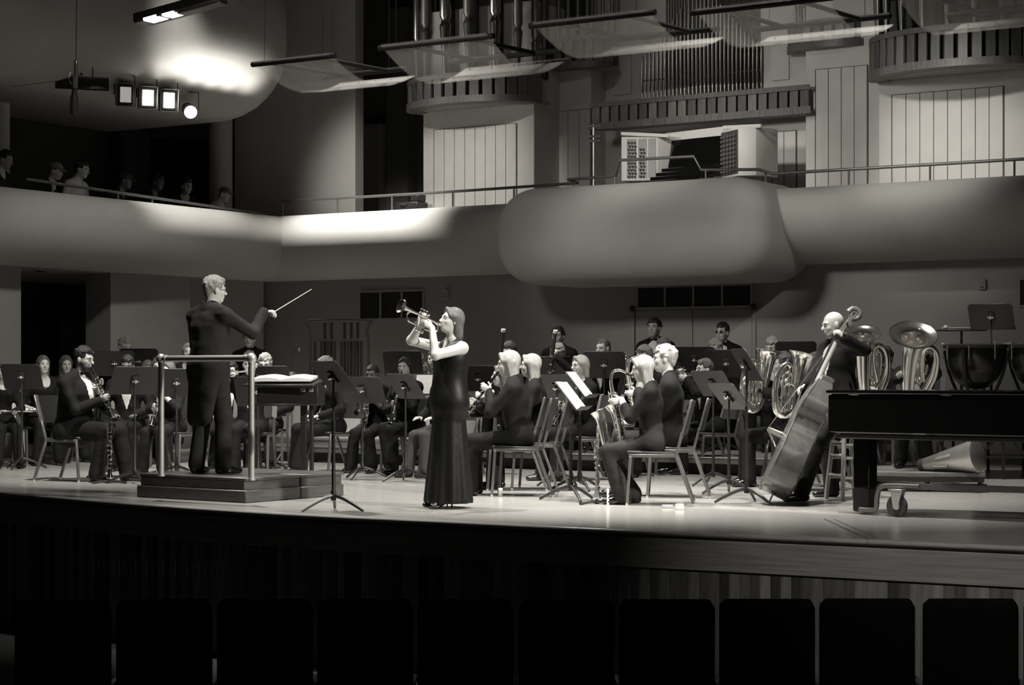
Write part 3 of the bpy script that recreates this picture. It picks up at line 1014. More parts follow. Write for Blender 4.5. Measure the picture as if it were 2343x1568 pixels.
MB().tube([(-.05, 0, .5), (-.06, 0, .42), (-.03, 0, .36)], .006, 5, n=3).build('clip', chrome, mt)
# exit sign
p = HI @ at(365, 302, 31.0)
v_, z_ = hu(367, 303, -3.45)
ex = thing('exit_sign', 'dim EXIT sign on the dark wall behind the spectators', 'exit sign', hw(-3.5, v_, z_), HA + R(90))
MB().box((0, 0, 0), (.30, .04, .18)).build('housing', mono('sign_grey', .25, .6), ex, True, .006)
tc_ = bpy.data.curves.new('letters', 'FONT')
tc_.body = 'EXIT'
tc_.size = .13
tc_.extrude = .004
tc_.align_x = 'CENTER'
tc_.align_y = 'CENTER'
to = bpy.data.objects.new('letters', tc_)
COL.objects.link(to)
dg = bpy.context.evaluated_depsgraph_get()
me = bpy.data.meshes.new_from_object(to.evaluated_get(dg))
bpy.data.objects.remove(to)
me.materials.clear()
me.materials.append(emis('exit_glow', .05))
lo = link('letters', me, ex)
lo.location = (0, -.024, 0)
lo.rotation_euler = (R(90), 0, 0)
# ================================================================== STAGE FURNITURE
# ---- risers
rs = thing('stage_riser', 'low black stage riser running behind the front rows of players', 'riser', hw(6.9, -3.5, 0), HA)
MB().box((0, 0, .185), (8.2, 1.95, .03)).build('deck', mono('riser_deck', .16, .5, var=.2, stretch=(1, 12, 1)), rs, True, .004)
MB().box((0, -.965, .165), (8.2, .02, .07)).build('edge_trim', mono('riser_trim', .22, .4, .5), rs, True, .003)
MB().box((0, 0, .085), (8.0, 1.8, .17)).build('skirt', black_wall, rs, smooth=False)
def platform(name, px0, px1, Yf, z, depth, label, truss):
    a = at(px0, 850, Yf)
    b = at(px1, 850, Yf - .25)
    d = V3((b.x - a.x, b.y - a.y, 0))
    L = d.length
    t = thing(name, label, 'riser', (a.x, a.y, 0), math.atan2(d.y, d.x))
    MB().box((L / 2, depth / 2, z - .02), (L, depth, .04)).build('deck', mono('riser_deck', .16, .5), t, True, .004)
    MB().box((L / 2, .02, z - .065), (L - .02, .04, .05)).build('edge_beam', black_metal, t, True, .004)
    n = max(2, int(L / (.34 if truss else .55)))
    for i in range(n + 1):
        for y in (.05, depth - .05):
            MB().bar((.04 + (L - .08) * i / n, y, 0), (.04 + (L - .08) * i / n, y, z - .04), .03).build('leg', black_metal, t)
    if truss:
        for i in range(n):
            x0, x1 = .04 + (L - .08) * i / n, .04 + (L - .08) * (i + 1) / n
            MB().bar((x0, .05, .06 if i % 2 else z - .06), (x1, .05, z - .06 if i % 2 else .06), .03).build('brace', black_metal, t)
        MB().bar((0, .05, z * .4), (L, .05, z * .4), .025).build('brace', black_metal, t)
    return t
platform('stage_riser', 1985, 2255, 18.75, .19, 1.5, 'low platform under the tuba player with the cone mute on it', False)
platform('stage_riser', 2115, 2480, 20.9, .60, 1.8, 'high black platform on trussed legs carrying the kettledrums', True)
# ---- podium and rail
B_, A_, C_ = fl(562, 1152), fl(312, 1138), fl(757, 1138)
e1 = (A_ - B_)
pod_w = e1.length
rzp = math.atan2(-e1.y, -e1.x)                   # local +x from A to B
pod = thing('conductor_podium', 'dark wooden two-step podium under the conductor', 'podium', A_, rzp)
D_ = 1.22
for k, (y0, y1) in enumerate(((0, .72), (.73, D_ + .1))):
    MB().box((pod_w / 2, (y0 + y1) / 2, .055), (pod_w, y1 - y0 - .004, .11)).build('plinth', podium_wood, pod, True, .008)
    MB().box((pod_w / 2, (y0 + y1) / 2 + .02, .15), (pod_w - .07, y1 - y0 - (.0 if k == 0 else .03), .09)).build('upper_step', podium_wood, pod, True, .006)
    MB().box((pod_w / 2, (y0 + y1) / 2 + .02, .207), (pod_w - .03, y1 - y0, .03)).build('top_board', podium_wood, pod, True, .008)
PZ = .222
rl = thing('podium_rail', 'brushed metal guard rail with ball corners behind the conductor', 'railing', A_, rzp)
M_ = Matrix.Translation(A_) @ Matrix.Rotation(rzp, 4, 'Z')
q0, q1 = M_.inverted() @ fl(389, 1088, PZ), M_.inverted() @ fl(555, 1100, PZ)
q0.y = q1.y = (q0.y + q1.y) / 2
zt = 1.285
for q in (q0, q1):
    MB().lathe([(.034, PZ - .004), (.034, PZ + .012), (.027, PZ + .016), (.027, zt - .05), (.031, zt - .05), (.031, zt - .02)], (q.x, q.y, 0), (0, 0, 1), 20).build('post', brushed, rl)
    MB().ball((q.x, q.y, zt), .046, None, 20, 12).build('corner_ball', brushed, rl)
MB().tube([(q0.x, q0.y, zt), (q1.x, q1.y, zt)], .028, 20).build('top_bar', brushed, rl)
for q, s in ((q0, 1), (q1, -1)):
    MB().lathe([(.033, .05), (.033, .075)], (q.x, q.y, zt), (s, 0, 0), 20, ).build('collar', brushed, rl)
# ---- music stands
def stand_parts(t, zc, tilt, pages=0):
    for k in range(3):
        a = R(90 + 120 * k)
        c, s = math.cos(a), math.sin(a)
        MB().tube([(c * .015, s * .015, .13), (c * .10, s * .10, .105), (c * .21, s * .21, .055), (c * .29, s * .29, .012)], [.017, .015, .014, .012], 8, n=3).build('leg', stand_metal, t)
    MB().lathe([(.022, .09), (.024, .16), (.016, .18), (.0145, zc - .42), (.017, zc - .40), (.017, zc - .37)], (0, 0, 0), (0, 0, 1), 12).build('lower_tube', stand_metal, t)
    MB().tube([(0, 0, zc - .38), (0, 0, zc - .03)], .0095, 10).build('upper_tube', mono('stand_grey', .09, .3, .6), t)
    k = MB().ball((0, .035, zc - .01), .02, None, 10, 6).tube([(-.035, .03, zc - .01), (.035, .03, zc - .01)], .009, 8)
    k.build('tilt_knob', chrome, t)
    M = Matrix.Translation((0, .0, zc)) @ Matrix.Rotation(R(-tilt), 4, 'X')     # desk plane: x width, z up along desk, -y face
    w, h, c = .25, .165, .03
    pl = [(-w, -h), (w, -h), (w, h - c), (w - c, h), (-w + c, h), (-w, h - c)]
    d = MB().prism(pl, -.004, .004)
    d.xf(Matrix.Rotation(R(90), 4, 'X'))
    d.xf(M)
    dk = d.build('desk', stand_metal, t, True, .002)
    MB().box((0, -.03, -h), (.5, .06, .006)).xf(M).build('ledge', stand_metal, dk, True, .001)
    MB().box((0, .012, 0), (.07, .016, .12)).xf(M).build('bracket', black_metal, dk, True, .003)
    return M
STANDS = {}
def music_stand(px, Y, dpy, phi, tilt, label, key=None, base_z=0.0):
    p = at(px, 850, Y)
    zc = ZC + (850 - dpy) * Y / FPX - base_z
    t = thing('music_stand', label, 'music stand', (p.x, p.y, base_z), R(phi + 90), 'music stands on the stage')
    M = stand_parts(t, zc, tilt)
    if key: STANDS[key] = (t, Matrix.Translation((p.x, p.y, base_z)) @ Matrix.Rotation(R(phi + 90), 4, 'Z') @ M)
    return t
FB = lambda py: 5148.0 / (py - 850)
music_stand(50, 23.0, 862, 80, 25, 'big black music stand cut by the left edge of the picture')
music_stand(308, FB(1108), 871, 118, 30, 'black music stand between the large clarinet player and the podium', 's2')
music_stand(763, FB(1170), 862, 33, 39, "soloist's black music stand alone at the stage front, right of the podium", 's3')
music_stand(829, FB(1097), 893, 70, 30, 'black music stand hiding the clarinet player with closed eyes', 's4')
music_stand(928, FB(1102), 884, 38, 36, 'black music stand hiding the lower face of the dark-haired woman', 's5')
music_stand(922, 23.6, 832, 75, 20, 'tall black music stand behind the dark-haired woman', base_z=.2)
music_stand(1096, 22.0, 866, 62, 28, "black music stand just right of the soloist's waist")
music_stand(1275, FB(1111), 887, 45, 36, 'black music stand with dark back, left of the two page-covered stands')
music_stand(1306, FB(1146), 906, -14, 38, 'music stand with bright pages nearest the camera, left of the saxophone players', 'sA')
music_stand(1327, 18.9, 880, -14, 38, 'music stand with bright pages just behind the nearest page-covered stand', 'sB')
music_stand(1382, 22.6, 835, 84, 18, 'black music stand in front of the close-cropped rear player', base_z=.2)
music_stand(1262, 22.9, 846, 84, 18, 'black music stand in front of the seated bassoon player', base_z=.2)
music_stand(1588, 23.4, 824, 88, 14, 'black rear music stand left of the player in dark glasses', base_z=.2)
music_stand(1660, 22.4, 832, 92, 14, 'wide black music stand below the player in dark glasses', base_z=.2)
music_stand(1632, FB(1112), 878, 38, 38, 'front right music stand farthest left of the tilted three', 's13')
music_stand(1668, FB(1130), 907, 24, 40, 'lowest of the three tilted front right music stands')
music_stand(1708, FB(1152), 835, 8, 30, 'tall narrow-looking music stand before the first euphonium')
music_stand(1820, 23.0, 812, 92, 14, 'black rear music stand beside the head of the double bass', base_z=.2)
music_stand(2268, 21.6, 725, 62, 30, 'high black music stand standing behind the kettledrums', base_z=.6)
music_stand(613, 22.4, 868, 92, 20, 'black music stand in front of the fair player with glasses')
music_stand(262, 24.6, 832, 100, 15, 'black rear music stand right of the large clarinet player')
music_stand(318, 25.2, 826, 95, 12, 'black rear music stand in front of the fair standing trumpet player')
music_stand(404, 21.0, 876, 100, 22, 'black music stand between the podium rail and the conductor')
music_stand(590, 20.4, 896, 78, 22, 'black music stand right of the podium rail')
def sheet(key, x, z, w, h, label, cnt=1):
    t, M = STANDS[key]
    M = M @ Matrix.Translation((x, -.008, z))
    b = MB().box((0, 0, 0), (w, .003, h))
    for i in range(cnt):
        pass
    o = b.build('sheet_music', paper, None, True)
    o.matrix_world = M
    tag(o, label, 'sheet music', 'sheets of music on the stands')
    ln = MB()
    for i in range(9):
        ln.box((0, -.0021, h * .42 - i * h * .095), (w * .84, .0008, .0022))
    ln.build('staff_lines', mono('ink', .5, .8), o, smooth=False)
sheet('sA', -.11, .0, .215, .31, 'left bright page on the nearest stand by the saxophones')
sheet('sA', .115, -.005, .215, .31, 'right bright page on the nearest stand by the saxophones')
sheet('sB', -.02, .0, .40, .30, 'bright page on the second page-covered stand')
# page on the far desk between dark-haired woman and soloist
t = music_stand(972, 22.6, 884, -100, 30, 'music stand with a white page left of the soloist', 'sP')
sheet('sP', 0, 0, .22, .29, "white page on the stand beside the soloist's hip")
# ---- conductor's desk: wide flat board with open score on two posts
cd = at(652, 850, 19.4)
cdk = thing('conductor_desk', "conductor's wide flat black desk on thick posts beyond the podium", 'desk', (cd.x, cd.y, 0), R(-6))
MB().box((0, 0, 1.05), (.74, .5, .025), (R(6), 0, R(-4))).build('desk_top', black_metal, cdk, True, .004)
MB().box((.06, .02, .93), (.62, .36, .20)).build('drawer_box', black_metal, cdk, True, .006)
MB().box((-.03, -.1, .835), (.46, .3, .02)).build('shelf', stand_metal, cdk, True, .003)
for k, x in enumerate((.19, .27)):
    MB().box((x, .02, .42), (.06 if k == 0 else .035, .06, .84)).build('post', black_metal, cdk, True, .004)
MB().box((.22, .05, .03), (.5, .4, .05)).build('foot', black_metal, cdk, True, .01)
for k, x in enumerate((.22, .30)):
    MB().box((x, -.165, .985), (.05, .01, .04)).build('latch', chrome, cdk, True, .003)
sc_ = thing('orchestra_score', "thick open score lying on the conductor's desk", 'score', (cd.x, cd.y, 1.075), R(-6))
for s in (-1, 1):
    rows = [[(s * .30 * i / 6, y, .012 + .022 * math.sin(PI * min(i / 6, .9)) + (y + .16) * .1) for i in range(7)] for y in (-.17, .17)]
    low = [[(p[0], p[1], -.005 + (p[1] + .16) * .1) for p in r] for r in rows]
    MB().strip(rows).strip([rows[0], low[0]]).strip(low).strip([rows[1], low[1]]).strip([[rows[0][-1], rows[1][-1]], [low[0][-1], low[1][-1]]]).build('page_block', paper, sc_)
# ---- chairs
def make_chair(metal=chair_metal, pad=pad_black):
    t = thing('orchestra_chair', '', 'chair')
    MB().box((0, .0, .455), (.45, .44, .035), (R(2), 0, 0)).build('seat', pad, t, True, .012)
    b = MB()
    rows = []
    for i in range(7):
        z = .62 + .29 * i / 6
        y = -.235 - (z - .45) * .25
        rows.append([(x, y - .03 * (1 - (x / .2) ** 2), z) for x in lin(-.2, .2, 8)])
    bk = [[(a_, c_ + .022, d_) for a_, c_, d_ in r] for r in rows]
    b.strip(rows).strip(bk).strip([rows[0], bk[0]]).strip([rows[-1], bk[-1]]).strip([[r[0] for r in rows], [r[0] for r in bk]]).strip([[r[-1] for r in rows], [r[-1] for r in bk]])
    b.build('backrest', pad, t)
    for s in (-1, 1):
        x = s * .225
        MB().bar((x, .215, .02), (x, .185, .43), .024, .03, (1, 0, 0)).build('leg', metal, t, True, .003)
        MB().bar((x, -.36, .02), (x, -.205, .44), .024, .03, (1, 0, 0)).build('leg', metal, t, True, .003)
        MB().bar((x, .20, .435), (x, -.215, .435), .024, .028, (0, 0, 1)).build('seat_rail', metal, t, True, .003)
        MB().bar((x, -.205, .43), (x, -.265, .64), .024, .03, (1, 0, 0)).build('back_upright', metal, t, True, .003)
        MB().bar((x, -.262, .63), (x, -.345, .92), .020, .062, (1, 0, 0)).build('side_bar', metal, t, True, .004)
        for y in (.216, -.362):
            MB().lathe([(.014, 0), (.014, .022), (.009, .026)], (x, y, 0), (0, 0, 1), 10).build('glide', chrome, t)
    return t
chair0 = make_chair()
chair_used = [False]
def place_chair(x, y, z, yaw, label):
    t = chair0 if not chair_used[0] else copy_tree(chair0)
    chair_used[0] = True
    t.location = (x, y, z)
    t.rotation_euler = (0, 0, yaw)
    tag(t, label, 'chair', 'orchestra chairs on the stage')
    return t
# ---- grand piano on its dolly
pa, pb = at(1903, 850, 15.75), at(2343, 850, 14.75)
pd = V3((pb.x - pa.x, pb.y - pa.y, 0))
pn = thing('grand_piano', 'glossy black grand piano, lid closed, standing at the right of the stage', 'piano', (pa.x, pa.y, 0), math.atan2(pd.y, pd.x))
plan = [(.02, .12), (.06, .04), (.16, 0), (2.55, 0), (2.62, .05), (2.62, 1.45), (2.5, 1.5), (2.2, 1.49), (1.95, 1.40), (1.75, 1.22), (1.55, 1.0), (1.25, .86), (.9, .80), (.5, .72), (.2, .6), (.05, .46), (0, .3)]
plan = [(float(x[0]), float(x[1])) for x in cat_pts(plan, 3)]
MB().prism(plan, .665, .985).build('case', piano_black, pn, True, .012, ang=30)
lid = [(x - .012 if x < 1.3 else x + .012, y - .012 if y < .4 else y + .012) for x, y in plan]
MB().prism(lid, .988, 1.018).build('lid', piano_black, pn, True, .006, ang=30)
MB().prism([(x * .97 + .05, y * .94 + .03) for x, y in plan], .62, .664).build('soundboard_frame', black_metal, pn, True, .01, ang=30)
def pleg(x, y):
    l = MB().box((x, y, .42), (.15, .15, .42)).box((x, y, .16), (.10, .10, .16)).build('leg', piano_black, pn, True, .01)
    MB().box((x, y, .12), (.155, .155, .2)).build('dolly_cup', black_metal, l, True, .012)
for x, y in ((.19, .22), (2.3, .16), (2.3, 1.3)): pleg(x, y)
MB().tube([(1.9, .6, .66), (1.95, .62, .2)], .02, 8).build('pedal_lyre', piano_black, pn)
for k, x in enumerate((.2, 1.0, 1.7, 2.4)):
    MB().box((x, .01, .985), (.10, .03, .014)).build('hinge', chrome, pn, True, .002)
dl = thing('piano_dolly', 'grey tubular piano dolly with a big caster under the piano', 'dolly', (pa.x, pa.y, 0), math.atan2(pd.y, pd.x))
MB().tube([(.19, .13, .04), (.30, .10, .04), (.36, .08, .06), (.38, .06, .16), (.42, .05, .235), (.52, .05, .25), (.75, .06, .25)], .021, 10, n=4).build('tail_arm', chair_metal, dl)
MB().bar((.7, .07, .248), (2.5, .3, .248), .04, .05).build('beam', chair_metal, dl, True, .004)
MB().bar((1.6, .2, .248), (2.3, 1.25, .248), .04, .05).build('beam', chair_metal, dl, True, .004)
def caster(x, y, s=1.0):
    w = MB().lathe([(.05, -.018), (.078, -.02), (.088, -.012), (.088, .012), (.078, .02), (.05, .018)], (x, y, .088), (0, 1, 0), 28).build('caster_tyre', rubber, dl)
    MB().lathe([(.001, -.022), (.018, -.022), (.05, -.012), (.056, -.014), (.056, .014), (.05, .012), (.018, .022), (.001, .022)], (x, y, .088), (0, 1, 0), 24).build('caster_hub', brushed, w)
    f = MB()
    for s_ in (-1, 1):
        f.add([(x - .045, y + s_ * .032, .215), (x + .06, y + s_ * .032, .215), (x + .02, y + s_ * .032, .07), (x - .02, y + s_ * .032, .07), (x - .045, y + s_ * .036, .215), (x + .06, y + s_ * .036, .215), (x + .02, y + s_ * .036, .07), (x - .02, y + s_ * .036, .07)], [(0, 1, 2, 3), (7, 6, 5, 4), (0, 4, 5, 1), (1, 5, 6, 2), (2, 6, 7, 3), (3, 7, 4, 0)])
    f.box((x, y, .218), (.12, .08, .012))
    f.build('caster_fork', brushed, w, True, .002)
    MB().tube([(x, y - .045, .088), (x, y + .045, .088)], .012, 8).build('axle', chrome, w)
caster(.56, .05)
caster(2.45, .12)
caster(2.3, 1.3)
# ---- wooden stool behind the piano
p = fl(1948, 1146)
stl = thing('wooden_stool', 'tall wooden stool with round legs behind the piano leg', 'stool', (p.x, p.y + .15, 0), R(20))
MB().lathe([(.001, .68), (.17, .68), (.18, .70), (.17, .725), (.001, .73)], (0, 0, 0), (0, 0, 1), 28).build('seat', wood_lite, stl)
for k in range(4):
    a = R(45 + 90 * k)
    MB().tube([(math.cos(a) * .21, math.sin(a) * .21, 0), (math.cos(a) * .13, math.sin(a) * .13, .69)], .021, 10).build('leg', wood_lite, stl)
for k in range(4):
    for z in (.2, .38, .5):
        a, b = R(45 + 90 * k), R(135 + 90 * k)
        r_ = .21 - .08 * z / .69
        MB().tube([(math.cos(a) * r_, math.sin(a) * r_, z + .03 * (k % 2)), (math.cos(b) * r_, math.sin(b) * r_, z + .03 * (k % 2))], .012, 8).build('rung', wood_lite, stl)
# ---- cone mute lying on the low platform
a, b = at(2112, 1073, 18.9), at(2238, 1050, 18.55)
mu = thing('tuba_mute', 'big silver cone mute lying on the low platform under the piano', 'mute', (a.x, a.y, .19))
ax_ = (b - a)
L = ax_.length
dz = V3((0, 0, a.z - .19))
MB().lathe([(.055, 0), (.062, .02), (.10, L * .4), (.16, L * .93), (.168, L * .985), (.155, L), (.001, L - .005)], V3((0, 0, .062)), V3((ax_.x, ax_.y, .105)), 36).build('cone', mute_metal, mu, True, 0, 50)
MB().lathe([(.060, -.035), (.064, -.01), (.064, .02), (.058, .02)], V3((0, 0, .062)), V3((ax_.x, ax_.y, .105)), 28, caps=False).build('end_collar', rubber, mu)
MB().lathe([(.001, .0), (.05, .0), (.05, -.01), (.001, -.01)], V3((0, 0, .062)), V3((ax_.x, ax_.y, .105)), 20).build('end_plug', groove, mu)
axn = V3((ax_.x, ax_.y, .105)).normalized()
sd = axn.cross(V3((0, 0, 1))).normalized()
for s, zz, l0 in ((1, .35, .3), (-1, .35, .3), (.9, -.55, .25)):
    n_ = (sd * s + V3((0, 0, 1)) * zz).normalized()
    c0 = V3((0, 0, .062)) + axn * L * l0 + n_ * .092
    c1 = V3((0, 0, .062)) + axn * L * (l0 + .28) + n_ * .124
    MB().bar(c0, c1, .03, .02, n_).build('cork_strip', wood_lite, mu, True, .005)
# ---- small things on the floor
def floor_box(name, px, py, s, rz, mat, label, cat):
    p = fl(px, py)
    t = thing(name, label, cat, p, rz)
    MB().box((0, 0, s[2] * .4), (s[0], s[1], s[2] * .8)).build('tray', mat, t, True, .004)
    MB().box((0, 0, s[2] * .9), (s[0] * .98, s[1] * .98, s[2] * .2)).build('lid', mat, t, True, .003)
floor_box('reed_case', 1528, 1163, (.10, .07, .028), .1, brushed, 'flat metal reed case on the floor behind the saxophone chair', 'case')
floor_box('reed_box', 1555, 1167, (.068, .05, .05), .2, paper, 'small white box on the floor under the saxophone chair', 'box')
p = fl(1145, 1137)
t = thing('pill_bottle', 'small pale capped jar on the floor beside the oboe players', 'jar', p)
MB().lathe([(.018, 0), (.02, .004), (.02, .055), (.018, .06)], (0, 0, 0), (0, 0, 1), 16).build('body', plaster, t)
MB().lathe([(.021, .06), (.021, .08), (.001, .081)], (0, 0, 0), (0, 0, 1), 16).build('cap', paper, t)
p, q = fl(1588, 1158), fl(2062, 1181)
t = MB().bar((0, 0, .001), (q.x - p.x, q.y - p.y, .001), .001, .03).build('floor_tape', mono('tape', .75, .6), None, smooth=False)
t.location = p
tag(t, 'thin white tape line across the stage floor by the double bass', 'tape')
# ---- tubular bells
p = at(776, 850, 26.4)
tb = thing('tubular_bells', 'rack of tubular bells with a curved frame behind the stands', 'chimes', (p.x, p.y, 0), R(-12))
top = 1.87
MB().tube([(-.41, 0, .05), (-.41, 0, 1.55), (-.40, -.02, 1.66), (-.43, 0, 1.78), (-.42, 0, top), (.40, 0, top), (.42, 0, 1.80), (.39, -.02, 1.66), (.42, 0, 1.55), (.42, 0, .05)], .018, 8, n=3).build('frame', chair_metal, tb)
MB().tube([(-.40, .0, 1.60), (.40, .0, 1.60)], .014, 8).build('cross_bar', chair_metal, tb)
for row, (n, y, zt_, x0) in enumerate(((8, -.05, 1.58, -.33), (5, .06, 1.84, -.27))):
    for i in range(n):
        x = x0 + (.66 / (8 - 1)) * (i if row == 0 else (i if i < 2 else i + 1) + .5)
        m = MB().lathe([(.019, zt_ - 1.15 + .03 * i), (.019, zt_ - .02), (.021, zt_ - .02), (.021, zt_), (.001, zt_ + .004)], (x, y, 0), (0, 0, 1), 12)
        m.build('bell_tube', mono('tube_bronze', .20, .25, .7), tb)
MB().box((0, 0, .06), (.9, .45, .06)).build('base', black_metal, tb, True, .01)
MB().box((0, .0, .75), (.78, .02, .12)).build('damper_board', black_metal, tb, True, .005)
# ---- suspended cymbal and gooseneck lamp
p = at(668, 850, 24.0)
cy = thing('cymbal', 'small suspended cymbal on a chrome stand beyond the conductor desk', 'cymbal', (p.x, p.y, 0))
zc = ZC + (850 - 857) * 24 / FPX
MB().lathe([(.001, .035), (.03, .032), (.045, .012), (.19, -.012), (.19, -.015), (.045, .008), (.001, .028)], (0, 0, zc), (.08, -.12, 1), 36).build('dish', brass, cy)
MB().tube([(0, 0, .3), (0, 0, zc + .03)], .011, 8).build('pole', chrome, cy)
for k in range(3):
    a = R(100 + 120 * k)
    MB().tube([(0, 0, .38), (math.cos(a) * .27, math.sin(a) * .27, .0)], .010, 6).build('leg', chrome, cy)
MB().tube([(0, 0, zc + .03), (.0, 0, zc + .12), (.01, 0, zc + .30), (.05, 0, zc + .36), (.09, 0, zc + .32)], .006, 6, n=4).build('gooseneck', black_metal, cy)
MB().ball((.09, 0, zc + .31), (.013, .013, .022), None, 8, 6).build('tip', chrome, cy)
# ---- kettledrums
def timpani(px, Y, ztop, label):
    p = at(px, 850, Y)
    t = thing('kettledrum', label, 'kettledrum', (p.x, p.y, .60), R(10))
    zt_ = ztop - .60
    r = .34
    MB().lathe([(.02, zt_ - .50), (.14, zt_ - .47), (.24, zt_ - .38), (.305, zt_ - .25), (.33, zt_ - .10), (.335, zt_ - .02)], (0, 0, 0), (0, 0, 1), 40).build('kettle', mono('kettle', .05, .16, .55, var=.3, scale=3), t)
    MB().lathe([(r, zt_ - .04), (r + .025, zt_ - .03), (r + .025, zt_), (r, zt_ + .012), (r - .02, zt_ + .005)], (0, 0, 0), (0, 0, 1), 40, caps=False).build('hoop', black_metal, t)
    MB().lathe([(.001, zt_ + .002), (r, zt_ + .002), (r, zt_ - .004), (.001, zt_ - .004)], (0, 0, 0), (0, 0, 1), 40).build('drumhead', plaster, t)
    for k in range(8):
        a = R(45 * k + 10)
        c, s = math.cos(a) * (r + .03), math.sin(a) * (r + .03)
        MB().tube([(c, s, zt_ + .01), (c, s, zt_ - .16)], .008, 6).build('tension_rod', chrome, t)
        MB().box((c, s, zt_ + .02), (.03, .012, .018), (0, 0, a)).build('key_handle', chrome, t, True, .002)
    for k in range(4):
        a = R(90 * k + 45)
        MB().tube([(math.cos(a) * (r + .03), math.sin(a) * (r + .03), zt_ - .06), (math.cos(a) * (r - .02), math.sin(a) * (r - .02), zt_ - .3), (math.cos(a) * .2, math.sin(a) * .2, max(.1, zt_ - .62)), (math.cos(a) * .26, math.sin(a) * .26, .02)], .018, 8, n=3).build('strut', black_metal, t)
    MB().lathe([(.24, 0), (.25, .03), (.1, .06), (.05, .12)], (0, 0, 0), (0, 0, 1), 24).build('base', black_metal, t)
zk = ZC + (850 - 790) * 21.5 / FPX
timpani(2233, 21.5, zk, 'left of the two dark glossy kettledrums above the piano')
timpani(2380, 21.3, zk, 'kettledrum cut by the right edge of the picture')
p = at(2200, 762, 21.9)
t = thing('mallet_tray', 'small black tray table with mallets standing behind the kettledrums', 'tray', (p.x, p.y, .60))
z = p.z - .60 + .03
MB().box((0, 0, z), (.52, .26, .02)).build('tray_top', black_metal, t, True, .005)
MB().tube([(0, 0, .02), (0, 0, z)], .015, 8).build('pole', black_metal, t)
MB().lathe([(.2, 0), (.2, .015), (.02, .03)], (0, 0, 0), (0, 0, 1), 20).build('base', black_metal, t)
for k in range(3):
    m = MB().tube([(-.22, -.08 + .07 * k, z + .025), (.16, -.05 + .06 * k, z + .025)], .006, 6).ball((-.2 + .02 * k, -.08 + .07 * k, z + .03), .026)
    m.build('mallet', plaster, t)
# ---- theatre seats in the dark stalls
seat_m = mono('seat_cloth', .003, .95, spec=.1)
def make_seat():
    t = thing('theatre_seat', '', 'theatre seat')
    link('backrest', surf_mesh(seat_m, [BX((0, 0, .78), (.277, .05, .34), .05)], res=.03), t)
    link('cushion', surf_mesh(seat_m, [BX((0, .26, .45), (.23, .22, .06), .05)], res=.03), t)
    for s in (-1, 1):
        MB().box((s * .255, .2, .6), (.05, .4, .05)).build('armrest', wood_dark, t, True, .01)
        MB().box((s * .255, .1, .3), (.04, .3, .6)).build('side_panel', seat_m, t, True, .01)
    return t
ts = make_seat()
for k, px in enumerate((2452, 2222, 1985, 1755, 1525, 1295, 1065, 835, 605, 375, 145)):
    c = ts if k == 0 else copy_tree(ts)
    p = at(px, 850, 11.0)
    c.location = (p.x, p.y + .02 * math.sin(k), -1.25)
    tag(c, 'dark theatre seat in the front stalls, %s from the right end' % ('first', 'second', 'third', 'fourth', 'fifth', 'sixth', 'seventh', 'eighth', 'ninth', 'tenth', 'eleventh')[k], 'theatre seat', 'front row theatre seats')
